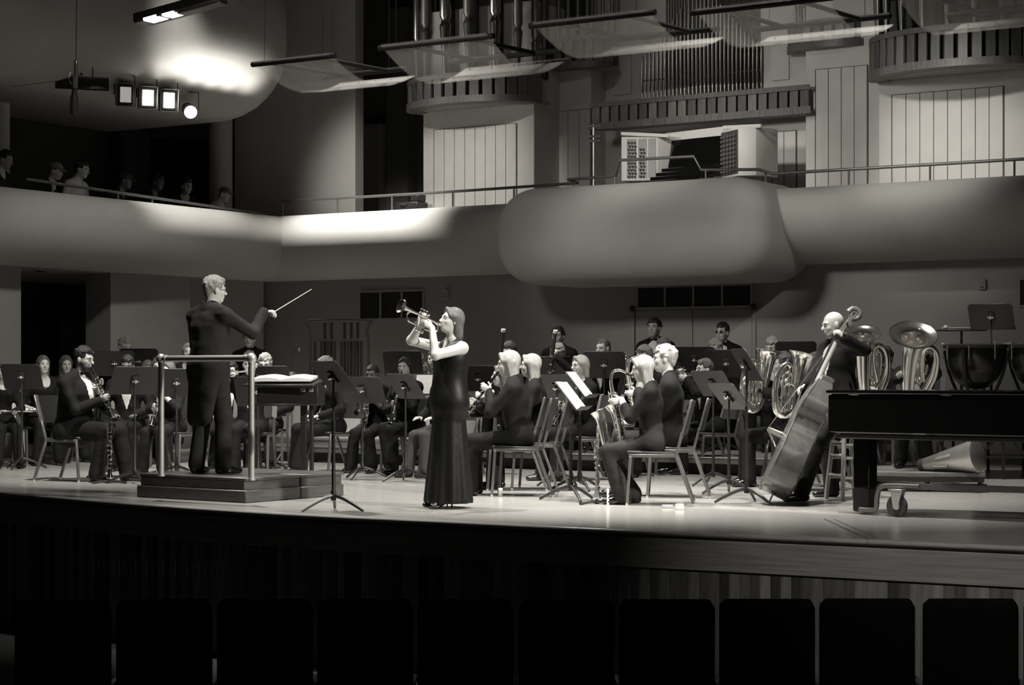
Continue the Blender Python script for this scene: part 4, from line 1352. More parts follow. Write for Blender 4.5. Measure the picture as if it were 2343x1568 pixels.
# ================================================================== PEOPLE
A3 = lambda *v: np.array(v, float)
def rotm(yaw=0, pitch=0, roll=0):
    """columns: right, forward, up; pitch>0 looks up, yaw>0 turns left"""
    return np.array((Matrix.Rotation(R(yaw), 3, 'Z') @ Matrix.Rotation(R(pitch), 3, 'X') @ Matrix.Rotation(R(roll), 3, 'Y')))
def ik(a, c, l1, l2, hint):
    d = c - a
    L = np.linalg.norm(d)
    L2 = min(L, (l1 + l2) * .995)
    u = d / (L + 1e-9)
    x = (l1 * l1 - l2 * l2 + L2 * L2) / (2 * L2 + 1e-9)
    h = math.sqrt(max(l1 * l1 - x * x, 1e-6))
    n = hint - u * (hint @ u)
    n = n / (np.linalg.norm(n) + 1e-9)
    return a + u * x + n * h, a + u * L2
class Person:
    def __init__(s, label, sc=1.0, sit=True, lean=4, twist=0, side=0, hyaw=0, hpitch=0, hroll=0, female=False, wide=1.0, seat=.46, hipdrop=0.0, fwd=.0):
        s.label, s.sc, s.sit, s.female, s.wide = label, sc, sit, female, wide
        k = s.k = sc
        s.P = A3(0, -.02, seat + .10) if sit else A3(0, 0, .935 * k - hipdrop)
        s.P[1] += fwd
        s.MT = rotm(twist, -lean, side)
        s.C = s.P + s.MT @ A3(0, .0, .34 * k)
        s.N = s.P + s.MT @ A3(0, -.01, .515 * k)
        sw = (.165 if female else .185) * k * (1 + (wide - 1) * .5)
        s.S = {'R': s.N + s.MT @ A3(sw, 0, -.082 * k), 'L': s.N + s.MT @ A3(-sw, 0, -.082 * k)}
        s.hp = {'R': s.P + A3(.085 * k, 0, -.03), 'L': s.P + A3(-.085 * k, 0, -.03)}
        s.MH = rotm(twist + hyaw, hpitch, hroll)
        s.H = s.N + s.MT @ A3(0, .025, .045 * k) + s.MH @ A3(0, .012, .108 * k)
        s.hk = .98 * (.5 + .5 * k)
        if female: s.hk *= .95
        s.hand = {}
        s.hint = {'R': A3(.75, -.35, -.75), 'L': A3(-.75, -.35, -.75)}
        s.foot = {}
        if sit:
            for h, x in (('R', 1), ('L', -1)): s.foot[h] = (A3(.13 * x, .40 * k, .085), A3(.12 * x, 1, 0))
        else:
            for h, x in (('R', 1), ('L', -1)): s.foot[h] = (A3(.11 * x, -.02, .085), A3(.2 * x, 1, 0))
        s.khint = A3(0, 1, .25)
    def h(s, x, y, z): return s.H + s.MH @ (A3(x, y, z) * s.hk)
    def top(s): return s.h(0, -.01, .122)[2]
    def mouth(s): return s.h(0, .104, -.062)
    def grip(s, side, G, axis, sv, curl=38, off=.028, flip=1):
        """hand beside a rod: G point on rod, axis rod direction, sv from rod to palm"""
        axis, sv = nrm(axis), nrm(sv)
        sv = nrm(sv - axis * (sv @ axis))
        f = nrm(np.cross(axis, sv)) * flip
        pc = np.array(G, float) + sv * off
        s.hand[side] = (pc - f * .055, f, -sv, curl)
    def free(s, side, wrist, f, n, curl=15): s.hand[side] = (A3(*wrist), nrm(f), nrm(np.array(n, float) - nrm(f) * (nrm(f) @ np.array(n, float))), curl)
    def rest(s):
        for h, x in (('R', 1), ('L', -1)):
            if h in s.hand: continue
            if s.sit: s.free(h, (.12 * x, .24, s.P[2] + .10), (-.1 * x, 1, -.1), (0, 0, -1), 12)
            else: s.free(h, (.24 * x, .05, s.P[2] - .08), (0, .1, -1), (-x, 0, 0), 20)
    def limbs(s):
        s.rest()
        k = s.k
        s.E, s.Wr = {}, {}
        for h in 'RL': s.E[h], s.Wr[h] = ik(s.S[h], s.hand[h][0], .285 * k, .255 * k, s.hint[h])
        s.K, s.An = {}, {}
        for h in 'RL':
            la, lb = .42 * k, .415 * k
            if not s.sit: la = lb = np.linalg.norm(s.hp[h] - s.foot[h][0]) * .503
            s.K[h], s.An[h] = ik(s.hp[h], s.foot[h][0], la, lb, s.khint)
    def torso(s, i, w=None):
        k, w = s.k, w or s.wide
        X, Yv = s.MT[:, 0], s.MT[:, 1]
        pr = [RC(s.hp['L'], s.hp['R'], .098 * w * k + i, .098 * w * k + i, .05)]
        br = (.112 if s.female else .128) * w * k + i
        pr.append(RC(s.P + s.MT @ A3(0, .015, .06 * k), s.C, br, (.118 if s.female else .132) * (1 + (w - 1) * .6) * k + i, .06, Yv, 1.22 / (1 + (w - 1) * .8)))
        pr.append(RC(s.C - X * .065 * k, s.C + X * .065 * k, .104 * k + i, .104 * k + i, .05))
        pr.append(RC(s.S['L'] + s.MT @ A3(.03, 0, 0), s.S['R'] - s.MT @ A3(.03, 0, 0), .056 * k + i, .056 * k + i, .06))
        pr.append(RC(s.N, s.S['L'] + s.MT @ A3(.02, 0, .02), .05 * k + i, .036 * k + i, .04))
        pr.append(RC(s.N, s.S['R'] + s.MT @ A3(-.02, 0, .02), .05 * k + i, .036 * k + i, .04))
        if s.female:
            for x in (-1, 1): pr.append(EL(s.C + s.MT @ A3(.06 * x, .075, .03), A3(.058, .05, .058) * k + i, None, .03))
        return pr
    def arm(s, h, i, frac=1.0, hem=0.0):
        k = s.k
        E, W = s.E[h], s.Wr[h]
        pr = [RC(s.S[h], E, .050 * k + i, .041 * k + i, .03)]
        if frac < .5:
            pr = [RC(s.S[h], s.S[h] + (E - s.S[h]) * frac * 2, .052 * k + i, .046 * k + i, .03)]
        else:
            g = (frac - .5) * 2
            pr.append(RC(E, E + (W - E) * g, .041 * k + i, (.041 - .013 * g) * k + i + hem, .02))
        return pr
    def leg(s, h, i, hem=0.0):
        k = s.k
        w = 1 + (s.wide - 1) * .7
        return [RC(s.hp[h], s.K[h], .086 * k * w + i, .058 * k * w + i, .05), RC(s.K[h], s.An[h] + A3(0, 0, .0), .054 * k * w + i, .040 * k + i + hem, .03)]
    def handp(s, h):
        w, f, n, curl = s.hand[h]
        w = s.Wr[h]
        k = .95 if not s.female else .86
        sd = np.cross(f, n)
        th = sd if h == 'R' else -sd
        pr = [RC(w, w + f * .072 * k, .024 * k, .036 * k, .02, n, 2.1)]
        for j, (o, L) in enumerate(((.027, .070), (.009, .080), (-.009, .075), (-.027, .060))):
            p = w + f * (.078 - .006 * abs(j - 1)) * k + th * o * k
            for q in range(3):
                a = R(curl * (q + .6) + 3 * j)
                d = f * math.cos(a) + n * math.sin(a)
                e = p + d * L * (.42, .32, .26)[q] * k
                pr.append(RC(p, e, (.0098 - .0008 * q) * k, (.009 - .0008 * q) * k, .004))
                p = e
        p = w + f * .025 * k + th * .026 * k
        e = p + nrm(th * .75 + f * .6 + n * .25) * .038 * k
        pr.append(RC(p, e, .0125 * k, .0105 * k, .012))
        pr.append(RC(e, e + nrm(th * .25 + f * .85 + n * .45) * .034 * k, .0105 * k, .0085 * k, .004))
        return pr
    def headp(s):
        q, m = s.hk, s.MH
        pr = [EL(s.h(0, -.012, .028), A3(.074, .096, .090) * q, m, .02), EL(s.h(0, .024, -.034), A3(.060, .071, .082) * q, m, .035),
              EL(s.h(0, .056, -.090), A3(.034, .032, .026) * q, m, .03), EL(s.h(0, .076, .022), A3(.050, .018, .012) * q, m, .02)]
        for x in (-1, 1):
            pr.append(EL(s.h(.036 * x, .062, -.026), A3(.022, .020, .020) * q, m, .02))
            pr.append(EL(s.h(.076 * x, -.008, -.010), A3(.011, .020, .032) * q, m, .008))
        pr.append(RC(s.h(0, .088, .012), s.h(0, .112, -.024), .008 * q, .0125 * q, .012))
        pr.append(EL(s.h(0, .110, -.028), A3(.017, .010, .008) * q, m, .008))
        pr.append(EL(s.h(0, .089, -.058), A3(.023, .013, .010) * q, m, .010))
        pr.append(RC(s.N - s.MT @ A3(0, 0, .03), s.h(0, -.018, -.055), .054 * q, .052 * q, .03))
        return pr
    def place(s, px, py, Y, phi, z=0.0):
        """put the person so that the head centre lies on the pixel column at depth Y"""
        s.phi = R(phi - 90)
        off = Matrix.Rotation(s.phi, 3, 'Z') @ V3((s.H[0], s.H[1], 0))
        p = at(px, 850, Y)
        s.loc = V3((p.x - off.x, p.y - off.y, z))
        s.M = Matrix.Translation(s.loc) @ Matrix.Rotation(s.phi, 4, 'Z')
        return s
    def build(s, skin_m=skin, hair=('short', hair_brown), outfit='tux', res=.022, hres=.0095, glasses=False, beard=None, sleeve=.98, legs='trousers', eyes='open', hands=True, mustache=None, cap=None, neck=None, cloth=None, shoes=True, legcloth=None):
        s.limbs()
        t = s.t = thing('person', s.label, 'person', s.loc, s.phi)
        q, m = s.hk, s.MH
        cm = cloth or cloth_black
        sockets = [s.h(.031 * x, .100, .003) for x in (-1, 1)]
        def eyecut(P, D):
            for c in sockets:
                d = np.linalg.norm(P - c, axis=1) - .0135 * q
                k = .012
                h = np.maximum(k - np.abs(-d - D), 0) / k
                D = np.maximum(D, -d) + h * h * k * .25
            return D
        shrink = -.03 if outfit in ('tux', 'suit', 'tails') else -.012
        body = s.headp() + s.torso(shrink) + sum((s.arm(h, 0 if sleeve < .9 else -.006) for h in 'RL'), []) + sum((s.leg(h, -.028 if legs in ('trousers', 'flare') else -.01) for h in 'RL'), [])
        for h in 'RL':
            f_ = nrm(s.foot[h][1])
            body.append(RC(s.An[h], s.An[h] + f_ * .10 * s.k - A3(0, 0, .055), .030, .016, .02))
        fine = [(s.h(0, .01, -.005), A3(.09, .115, .12), hres)]
        if hands:
            for h in 'RL':
                body += s.handp(h)
                fine.append((s.Wr[h] + s.hand[h][1] * .075, A3(.055, .055, .055), hres * .95 if res < .018 else .0118))
        link('body', surf_mesh(skin_m, body, [eyecut], res, fine), t)
        # face details
        for x in (-1, 1):
            if eyes == 'open':
                e = MB().ball(s.h(.031 * x, .083, .003), A3(.0125, .008, .0065) * q, Matrix(m.tolist()), 8, 6).build('eye', cloth_white if skin_m is not skin else plaster, t)
                MB().ball(s.h(.031 * x, .0885, .003), A3(.0058, .004, .0058) * q, Matrix(m.tolist()), 8, 6).build('iris', eye_dark, e)
            else:
                MB().ball(s.h(.031 * x, .0835, -.003), A3(.0135, .006, .0028) * q, Matrix(m.tolist()), 8, 4).build('eyelid', eye_dark, t)
            MB().tube([s.h((.016) * x, .095, .021), s.h(.032 * x, .094, .027), s.h(.048 * x, .080, .021)], [.003 * q, .0038 * q, .002 * q], 6, n=3).build('eyebrow', hair[1] if hair[1] is not hair_blond else hair_brown, t)
        MB().ball(s.h(0, .0985, -.060), A3(.021, .006, .006) * q, Matrix(m.tolist()), 10, 6).build('lips', lip, t)
        # hair
        def keep(n, c):
            n = nrm(n)
            return lambda P, D: np.maximum(D, c * q - ((P - s.H) @ m) @ n)
        st, hm = hair
        def line(P, D, up=.066):
            L = (P - s.H) @ m / q
            x, y, z = np.abs(L[:, 0]), L[:, 1], L[:, 2]
            A = up - z - .012 * np.sin(x * 70)
            B = np.maximum(y + .022, -.088 - z)
            C = np.maximum(.012 - z, y - .048)
            return np.maximum(D, np.minimum(np.minimum(A, B), C) * q)
        shell = [EL(s.h(0, -.017, .033), A3(.083, .105, .099) * q, m, .02)]
        if st in ('short', 'crop'):
            if st == 'crop': shell = [EL(s.h(0, -.014, .029), A3(.077, .100, .0935) * q, m, .02)]
            else: shell.append(RC(s.h(.02, .06, .095), s.h(-.02, -.02, .11), .022 * q, .026 * q, .03))
            shell.append(EL(s.h(0, -.07, -.03), A3(.055, .03, .05) * q, m, .02))
            if st == 'short':
                rn = random.Random(s.label)
                for _ in range(26):
                    th, ph = rn.uniform(0, 2 * PI), rn.uniform(-.2, 1.4)
                    c_ = A3(.079 * math.cos(th) * math.cos(ph), -.016 + .101 * math.sin(th) * math.cos(ph), .032 + .094 * math.sin(ph))
                    e_ = c_ * rn.uniform(1.02, 1.09) + A3(rn.uniform(-.02, .02), rn.uniform(.0, .03), -.012)
                    shell.append(RC(s.h(*c_), s.h(*e_), .016 * q, .008 * q, .008))
            link('hair', surf_mesh(hm, shell, [line], .0085 if res < .018 else .0105), t)
        elif st in ('long', 'bob', 'mid'):
            dn = {'long': .26, 'bob': .12, 'mid': .18}[st]
            bk = s.h(0, -.075, -.02)
            down = A3(0, -.02, -1) * dn
            for x in (-1, 1):
                shell.append(RC(s.h(.066 * x, -.008, .03), s.h(.066 * x, -.035, -.03) + down * .8, .026 * q, .020 * q, .03))
                shell.append(RC(s.h(.040 * x, -.06, .0), s.h(.045 * x, -.06, -.02) + down, .038 * q, .030 * q, .03))
                shell.append(RC(s.h(.01 * x, .07, .10), s.h(.066 * x, .045, .03), .016 * q, .014 * q, .02))
            fc = s.h(0, .12, -.03)
            def facecut(P, D):
                L = (P - s.H) @ m
                d = np.sqrt((L[:, 0] / .070) ** 2 + ((L[:, 1] - .10) / .095) ** 2 + ((L[:, 2] + .040) / .112) ** 2) - 1
                return np.maximum(D, -d * .06)
            link('hair', surf_mesh(hm, shell, [facecut], min(res, .011)), t)
        elif st == 'up':
            shell.append(EL(s.h(0, -.10, .03), A3(.045, .04, .045) * q, m, .02))
            link('hair', surf_mesh(hm, shell, [line], .0085 if res < .018 else .0105), t)
        if cap:
            c_ = [EL(s.h(0, -.012, .045), A3(.086, .106, .088) * q, m, .02)]
            co = link('cap', surf_mesh(cap, c_, [keep((0, -.1, 1), .035)], .012), t)
            link('visor', surf_mesh(cap, [EL(s.h(0, .115, .040), A3(.062, .06, .008) * q, m @ rotm(0, -12, 0), .01)], [], .008), co)
        if beard:
            b_ = [EL(s.h(0, .052, -.088), A3(.047, .046, .042) * q, m, .02), RC(s.h(.058, .02, -.04), s.h(.04, .055, -.085), .018 * q, .02 * q, .02), RC(s.h(-.058, .02, -.04), s.h(-.04, .055, -.085), .018 * q, .02 * q, .02)]
            def mc(P, D):
                L = (P - s.H) @ m
                d = np.sqrt((L[:, 0] / .026) ** 2 + ((L[:, 1] - .11) / .03) ** 2 + ((L[:, 2] + .058) / .014) ** 2) - 1
                return np.maximum(D, -d * .014)
            b_ += [RC(s.h(-.026, .093, -.052), s.h(.026, .093, -.052), .0085 * q, .0085 * q, .012)]
            link('beard', surf_mesh(beard, b_, [mc], .007), t)
        if mustache:
            MB().tube([s.h(-.03, .092, -.056), s.h(0, .105, -.046), s.h(.03, .092, -.056)], [.004, .008, .004], 8, n=4).build('moustache', mustache, t)
        if glasses:
            g = MB()
            for x in (-1, 1):
                pts = [s.h(.032 * x + .021 * math.cos(a), .099 - .006 * abs(math.cos(a)), .001 + .016 * math.sin(a)) for a in [2 * PI * i / 14 for i in range(14)]]
                g.tube(pts, .0018, 5, closed=True)
                g.tube([s.h(.052 * x, .094, .004), s.h(.072 * x, .06, .006), s.h(.078 * x, -.01, .006)], .0018, 5)
            g.tube([s.h(-.011, .104, .004), s.h(.011, .104, .004)], .0018, 5)
            go = g.build('glasses', black_metal if glasses != 'sun' else black_metal, t)
            if glasses == 'sun':
                for x in (-1, 1): MB().ball(s.h(.032 * x, .098, .001), A3(.020, .003, .015) * q, Matrix(m.tolist()), 10, 6).build('lens', eye_dark, go)
        # clothes
        cres = min(res, .017) * 1.1
        X, Yv = s.MT[:, 0], s.MT[:, 1]
        def neckcut(depth, rad):
            c = s.N + s.MT @ A3(0, .075, depth)
            return lambda P, D: np.maximum(D, -(np.linalg.norm((P - c) * A3(1, 1, .8), axis=1) - rad))
        def collar(h, sl=0.0):
            def f(P, D):
                L = (P - s.N) @ s.MT
                return np.maximum(D, np.minimum(L[:, 2] - h + sl * np.clip(L[:, 1], 0, 1), .12 - np.hypot(L[:, 0], L[:, 1])))
            return f
        collarcut = collar(.035)
        if outfit in ('tux', 'tails', 'suit'):
            zb, sl = .16 * s.k, .30
            def vcut(P, D):
                L = (P - s.P) @ s.MT
                d = np.maximum(np.maximum(np.abs(L[:, 0]) - np.clip((L[:, 2] - zb) * sl, -.1, .075), .03 - L[:, 1]), np.maximum(L[:, 1] - .20 * s.wide, L[:, 2] - .60 * s.k))
                return np.maximum(D, -d)
            jp = s.torso(.018) + sum((s.arm(h, .014, sleeve, .008) for h in 'RL'), [])
            for h in 'RL':                                  # shoulder pads, jacket skirt
                jp.append(RC(s.S[h], s.N + (s.S[h] - s.N) * .5 + A3(0, 0, .0), .062 * s.k, .06 * s.k, .03))
            if s.sit: jp.append(RC(s.P + A3(-.06, -.03, -.03), s.P + A3(.06, -.03, -.03), .125 * s.wide, .125 * s.wide, .05))
            elif outfit != 'tails': jp.append(RC(s.P + A3(0, 0, .1), s.P + A3(0, -.01, -.14), .145 * s.wide, .165 * s.wide, .05, Yv, 1.25))
            jp.append(RC(s.N - s.MT @ A3(0, .012, .03), s.N + s.MT @ A3(0, -.010, .052), .076, .071, .02))
            jc = [vcut, collar(.058, .45)]
            if outfit == 'tails':
                jp.append(RC(s.P + s.MT @ A3(0, -.01, .22), s.P + A3(0, -.02, .02), .135 * s.wide, .142 * s.wide, .08, Yv, 1.2))
                for x in (-1, 1): jp.append(RC(s.P + A3(.055 * x, -.045, .0), s.P + A3(.065 * x, -.10, -.45 * s.k), .135, .105, .08, A3(0, 1, .1), 1.5))
                jc.append(lambda P, D: np.maximum(D, np.minimum((P - s.P)[:, 1] + .0 + .25 * np.clip(-.02 - (P - s.P)[:, 2], 0, 1), .02 - (P - s.P)[:, 2])))
            link('jacket', surf_mesh(cm, jp, jc, cres), t)
            shp = s.torso(.004)[:4] + [RC(s.N - s.MT @ A3(0, 0, .02), s.N + s.MT @ A3(0, .010, .036), .064, .058, .02)]
            link('shirt', surf_mesh(cloth_white, shp, [lambda P, D: np.maximum(D, .05 * s.k - ((P - s.P) @ s.MT)[:, 2]), neckcut(.09, .045)], cres * 1.2), t)
            for h in 'RL':
                if sleeve > .9: MB().lathe([(.034, -.012), (.036, .012)], s.Wr[h] - (s.Wr[h] - s.E[h]) * .03, s.Wr[h] - s.E[h], 14).build('cuff', cloth_white, t)
            if outfit != 'suit':
                bt = MB()
                c = V3((s.N + s.MT @ A3(0, .073, .018)).tolist())
                Xv = V3(X.tolist())
                for x in (-1, 1): bt.lathe([(.008, 0), (.012, .015), (.021, .05), (.019, .056)], c, Xv * x, 10)
                bt.ball(c, .011)
                bt.build('bow_tie', cloth_black if outfit == 'tux' else cloth_white, t)
        elif outfit in ('top', 'tee'):
            jp = s.torso(.012) + sum((s.arm(h, .010, sleeve, .006) for h in 'RL'), [])
            cuts = [collarcut, neckcut(.02 if neck is None else neck, .095)]
            link('top', surf_mesh(cm, jp, cuts, cres), t)
        if legs in ('trousers', 'flare'):
            tp_ = sum((s.leg(h, .014, .030 if legs == 'flare' else .020) for h in 'RL'), []) + [RC(s.hp['L'], s.hp['R'], .108 * s.wide, .108 * s.wide, .05), RC(s.P, s.P + s.MT @ A3(0, 0, .10), .125 * s.wide, .125 * s.wide, .05, Yv, 1.2)]
            link('trousers', surf_mesh(legcloth or cm, tp_, [], cres * 1.3), t)
        elif legs == 'skirt':
            k0, k1 = s.K['R'], s.K['L']
            tp_ = [RC(s.P, (k0 + k1) / 2, .16, .15, .05, A3(0, 0, 1), 1.5), RC(k0, s.An['R'] + A3(0, 0, .02), .10, .14, .06), RC(k1, s.An['L'] + A3(0, 0, .02), .10, .14, .06)]
            link('skirt', surf_mesh(legcloth or cm, tp_, [], cres * 1.3), t)
        if shoes:
            for h in 'RL':
                f_ = nrm(s.foot[h][1])
                a_ = s.An[h].copy()
                zf = a_[2] - .085
                a_[2] = zf + .035
                sp = [RC(a_ - f_ * .045, a_ + f_ * .075, .036, .036, .02), RC(a_ + f_ * .075, a_ + f_ * .165 * s.k - A3(0, 0, .006), .038, .029, .02), RC(a_ - f_ * .02 + A3(0, 0, .03), a_ + f_ * .03 + A3(0, 0, .03), .035, .032, .02)]
                link('shoe', surf_mesh(shoe_black, sp, [lambda P, D: np.maximum(D, (zf + .002) - P[:, 2])], .015), t)
        return s
def chair_for(s, label, z=0.0):
    p = s.M @ V3((0, -.02, 0))
    place_chair(p.x, p.y, s.loc.z, s.phi, label)
def fit(py, Y, z, sit=True, seat=.46):
    """body scale so that the crown reaches the pixel row"""
    ztop = ZC + (850 - py) * Y / FPX - z
    return max(.84, min(1.16, (ztop - (seat + .10)) / .79 if sit else ztop / 1.735))
# ================================================================== INSTRUMENTS
class Held:
    def __init__(s, P, name, label, cat, origin):
        o = V3([float(x) for x in origin])
        s.t = thing(name, label, cat, P.M @ o, P.phi)
        s.T = Matrix.Translation(-o)
    def part(s, name, mb, mat, parent=None, bevel=0.0, ang=40, kind=None):
        o = mb.xf(s.T).build(name, mat, parent or s.t, True, bevel, ang)
        if kind: tag(o, kind=kind)
        return o
class Placed(Held):
    def __init__(s, name, label, cat, loc, rz=0.0):
        s.t = thing(name, label, cat, loc, rz)
        s.T = Matrix.Identity(4)
def keywork(a, b, r, n, seed, up=None):
    """small keys, rings and rods along a-b"""
    rn = random.Random(seed)
    a, b = V3(a), V3(b)
    d = (b - a).normalized()
    x = d.orthogonal().normalized()
    y = d.cross(x)
    m = MB()
    for i in range(n):
        p = a.lerp(b, (i + .5) / n)
        th = rn.uniform(0, 2 * PI)
        e = x * math.cos(th) + y * math.sin(th)
        q = p + e * (r + .003)
        m.lathe([(.001, .006), (.0085, .006), (.0085, .001), (.001, 0)], q, e, 8)
        if i % 3 == 0: m.tube([q + e * .004, q + e * .004 + d * rn.uniform(.05, .09)], .0028, 5)
        if i % 4 == 1: m.lathe([(r + .0035, -.005), (r + .0035, .005)], p, d, 12)
    return m
def clarinet(P, label, d=(0, .62, -.78), L=.62, name='clarinet', mat=None, silver=False, hands=(.2, .38), r=.0135, seed=1, both=True):
    m = P.mouth()
    d = nrm(d)
    I = Held(P, name, label, name.replace('_', ' '), m)
    w = mat or (chrome if silver else grenadilla)
    prof = [(.006, -.012), (.012, .05), (r + .003, .085), (r + .003, .10), (r, .11), (r, L * .5), (r + .004, L * .5 + .01), (r + .004, L * .5 + .03), (r, L * .5 + .04), (r + .003, L - .12), (r + .006, L - .09), (r + .012, L - .04), (.034 if name != 'oboe' else .021, L), (.028 if name != 'oboe' else .016, L)]
    I.part('tube', MB().lathe(prof, m, d, 16), w)
    I.part('keywork', keywork(m + d * .12, m + d * (L - .12), r, 22, seed), chrome, kind='stuff')
    I.part('bell_ring', MB().lathe([(.0345 if name != 'oboe' else .0215, L - .008), (.0345 if name != 'oboe' else .0215, L)], m, d, 18), chrome)
    I.part('thumb_rest', MB().lathe([(r + .004, L * .5 - .01), (r + .004, L * .5)], m, d, 14), chrome)
    for h, f, sx in (('L', hands[0], -1), ('R', hands[1], 1)):
        P.grip(h, m + d * f, d, A3(sx, -.25, .0), 34, .026, 1 if sx > 0 else -1)
        # fingers must cross in front of the tube
        w_, f_, n_, c_ = P.hand[h]
        if f_[1] < 0: P.grip(h, m + d * f, d, A3(sx, -.25, 0), 34, .026, -1 if sx > 0 else 1)
        P.hint[h] = A3(.9 * sx, -.2, -.8)
    return I
def flute(P, label, lap=False):
    if lap:
        c = A3(0, .30, P.P[2] + .12)
        a, b = c + A3(-.3, .03, 0), c + A3(.36, -.02, .02)
    else:
        m = P.mouth()
        a, b = m + A3(-.05, .01, .0), m + A3(.62, .08, -.10)
    I = Held(P, 'flute', label, 'flute', a)
    d = nrm(b - a)
    L = np.linalg.norm(b - a)
    I.part('tube', MB().lathe([(.009, 0), (.0095, .01), (.0095, L * .33), (.011, L * .33), (.011, L * .36), (.0095, L * .37), (.0095, L)], a, d, 12), chrome)
    I.part('keywork', keywork(a + d * .25, b - d * .05, .0095, 20, 5), chrome, kind='stuff')
    I.part('lip_plate', MB().ball(a + d * .05 + A3(0, -.004, .006), (.02, .014, .006), None, 10, 6), chrome)
    for h, f in (('L', .34), ('R', .62)):
        P.grip(h, a + d * L * f, d, A3(0, -.2, -1 if lap else -.9), 34, .03)
        if P.hand[h][1][1] < 0 and not lap: pass
    return I
def bassoon(P, label):
    m = P.mouth()
    bot = A3(.16, .10, P.P[2] - .12)
    topp = A3(-.06, .30, P.H[2] + .27)
    I = Held(P, 'bassoon', label, 'bassoon', bot)
    d = nrm(topp - bot)
    L = np.linalg.norm(topp - bot)
    I.part('long_joint', MB().lathe([(.03, 0), (.034, .02), (.034, .30), (.024, .34), (.02, L * .7), (.019, L - .28), (.021, L - .25), (.021, L - .05), (.027, L - .03), (.027, L), (.018, L)], bot, d, 18), mono('maple_dark', .05, .2, spec=.6))
    I.part('bell_ring', MB().lathe([(.0285, L - .03), (.0285, L + .003), (.019, L + .003)], bot, d, 18), paper)
    I.part('keywork', keywork(bot + d * .1, bot + d * (L - .3), .028, 26, 3), chrome, kind='stuff')
    b1 = bot + d * .72
    I.part('bocal', MB().tube([b1 + A3(.03, -.02, 0), b1 + A3(.03, -.03, .12), (b1 + m) / 2 + A3(.02, 0, .08), m + A3(0, .02, .0)], .005, 6, n=4), chrome)
    P.grip('L', bot + d * .75, d, A3(-1, -.4, 0), 34, .04)
    P.grip('R', bot + d * .42, d, A3(1, -.4, 0), 34, .045)
    return I
def saxophone(P, label, k=1.0, dx=.10, seed=2, tilt=0.0):
    m = P.mouth()
    def q(y, z, x): return m + A3(x * dx, y * k, z * k)
    I = Held(P, 'saxophone', label, 'saxophone', q(.08, -.6, 1))
    path = [q(.0, 0, 0), q(.06, .035, .0), q(.13, .06, .05), (q(.185, .04, .1)), q(.20, -.03, .15), q(.19, -.12, .3), q(.155, -.30, .6), q(.115, -.50, .9), q(.105, -.60, 1.0), q(.13, -.66, 1.05), q(.18, -.675, 1.1), q(.23, -.64, 1.15), q(.255, -.56, 1.15), q(.28, -.44, 1.2), q(.30, -.36, 1.25), q(.325, -.305, 1.3)]
    rad = [.010, .010, .012, .013, .014, .017, .024, .031, .034, .036, .038, .040, .042, .046, .053, .068]
    I.part('body', MB().tube(path, [r * k for r in rad], 18, n=4, caps=False), brass)
    rim = path[-1] - A3(0, 0, 0)
    dr = nrm(path[-1] - path[-2])
    I.part('bell_rim', MB().lathe([(.066 * k, -.004), (.071 * k, 0), (.068 * k, .004)], rim, dr, 28, caps=False), brass)
    I.part('mouthpiece', MB().lathe([(.006, -.02), (.012, .04), (.013, .075)], m, A3(0, .9, .45), 12), grenadilla)
    km = keywork(path[5] + A3(.0, .0, 0), path[8], .03 * k, 30, seed)
    for i in range(8):
        p = path[6] * (1 - i / 8) + path[8] * (i / 8) + A3(.03 * k, .02, 0)
        km.lathe([(.001, .008), (.014 * k, .008), (.014 * k, .0), (.001, 0)], p, A3(.8, .5, 0), 10)
    km.tube([path[5] + A3(.03, .01, 0), path[7] + A3(.045, .01, 0)], .004, 6)
    for (f_, o) in ((11, .05), (12, .05), (13, .06)):
        km.lathe([(.001, .008), (.024 * k, .008), (.024 * k, 0), (.001, 0)], path[f_] + A3(.045 * k, 0, 0), A3(1, .1, 0), 12)
    I.part('keywork', km, chrome, kind='stuff')
    a = nrm(path[7] - path[5])
    P.grip('L', (path[5] + path[6]) / 2, a, A3(-1, -.3, 0), 34, .04)
    P.grip('R', (path[6] + path[7] * 2) / 3, a, A3(1, -.5, 0), 34, .045)
    for h, sx in (('L', -1), ('R', 1)):
        if P.hand[h][1][1] < 0: P.grip(h, (path[5] + path[6]) / 2 if h == 'L' else (path[6] + path[7] * 2) / 3, a, A3(sx, -.4, 0), 34, .042, -1)
    return I
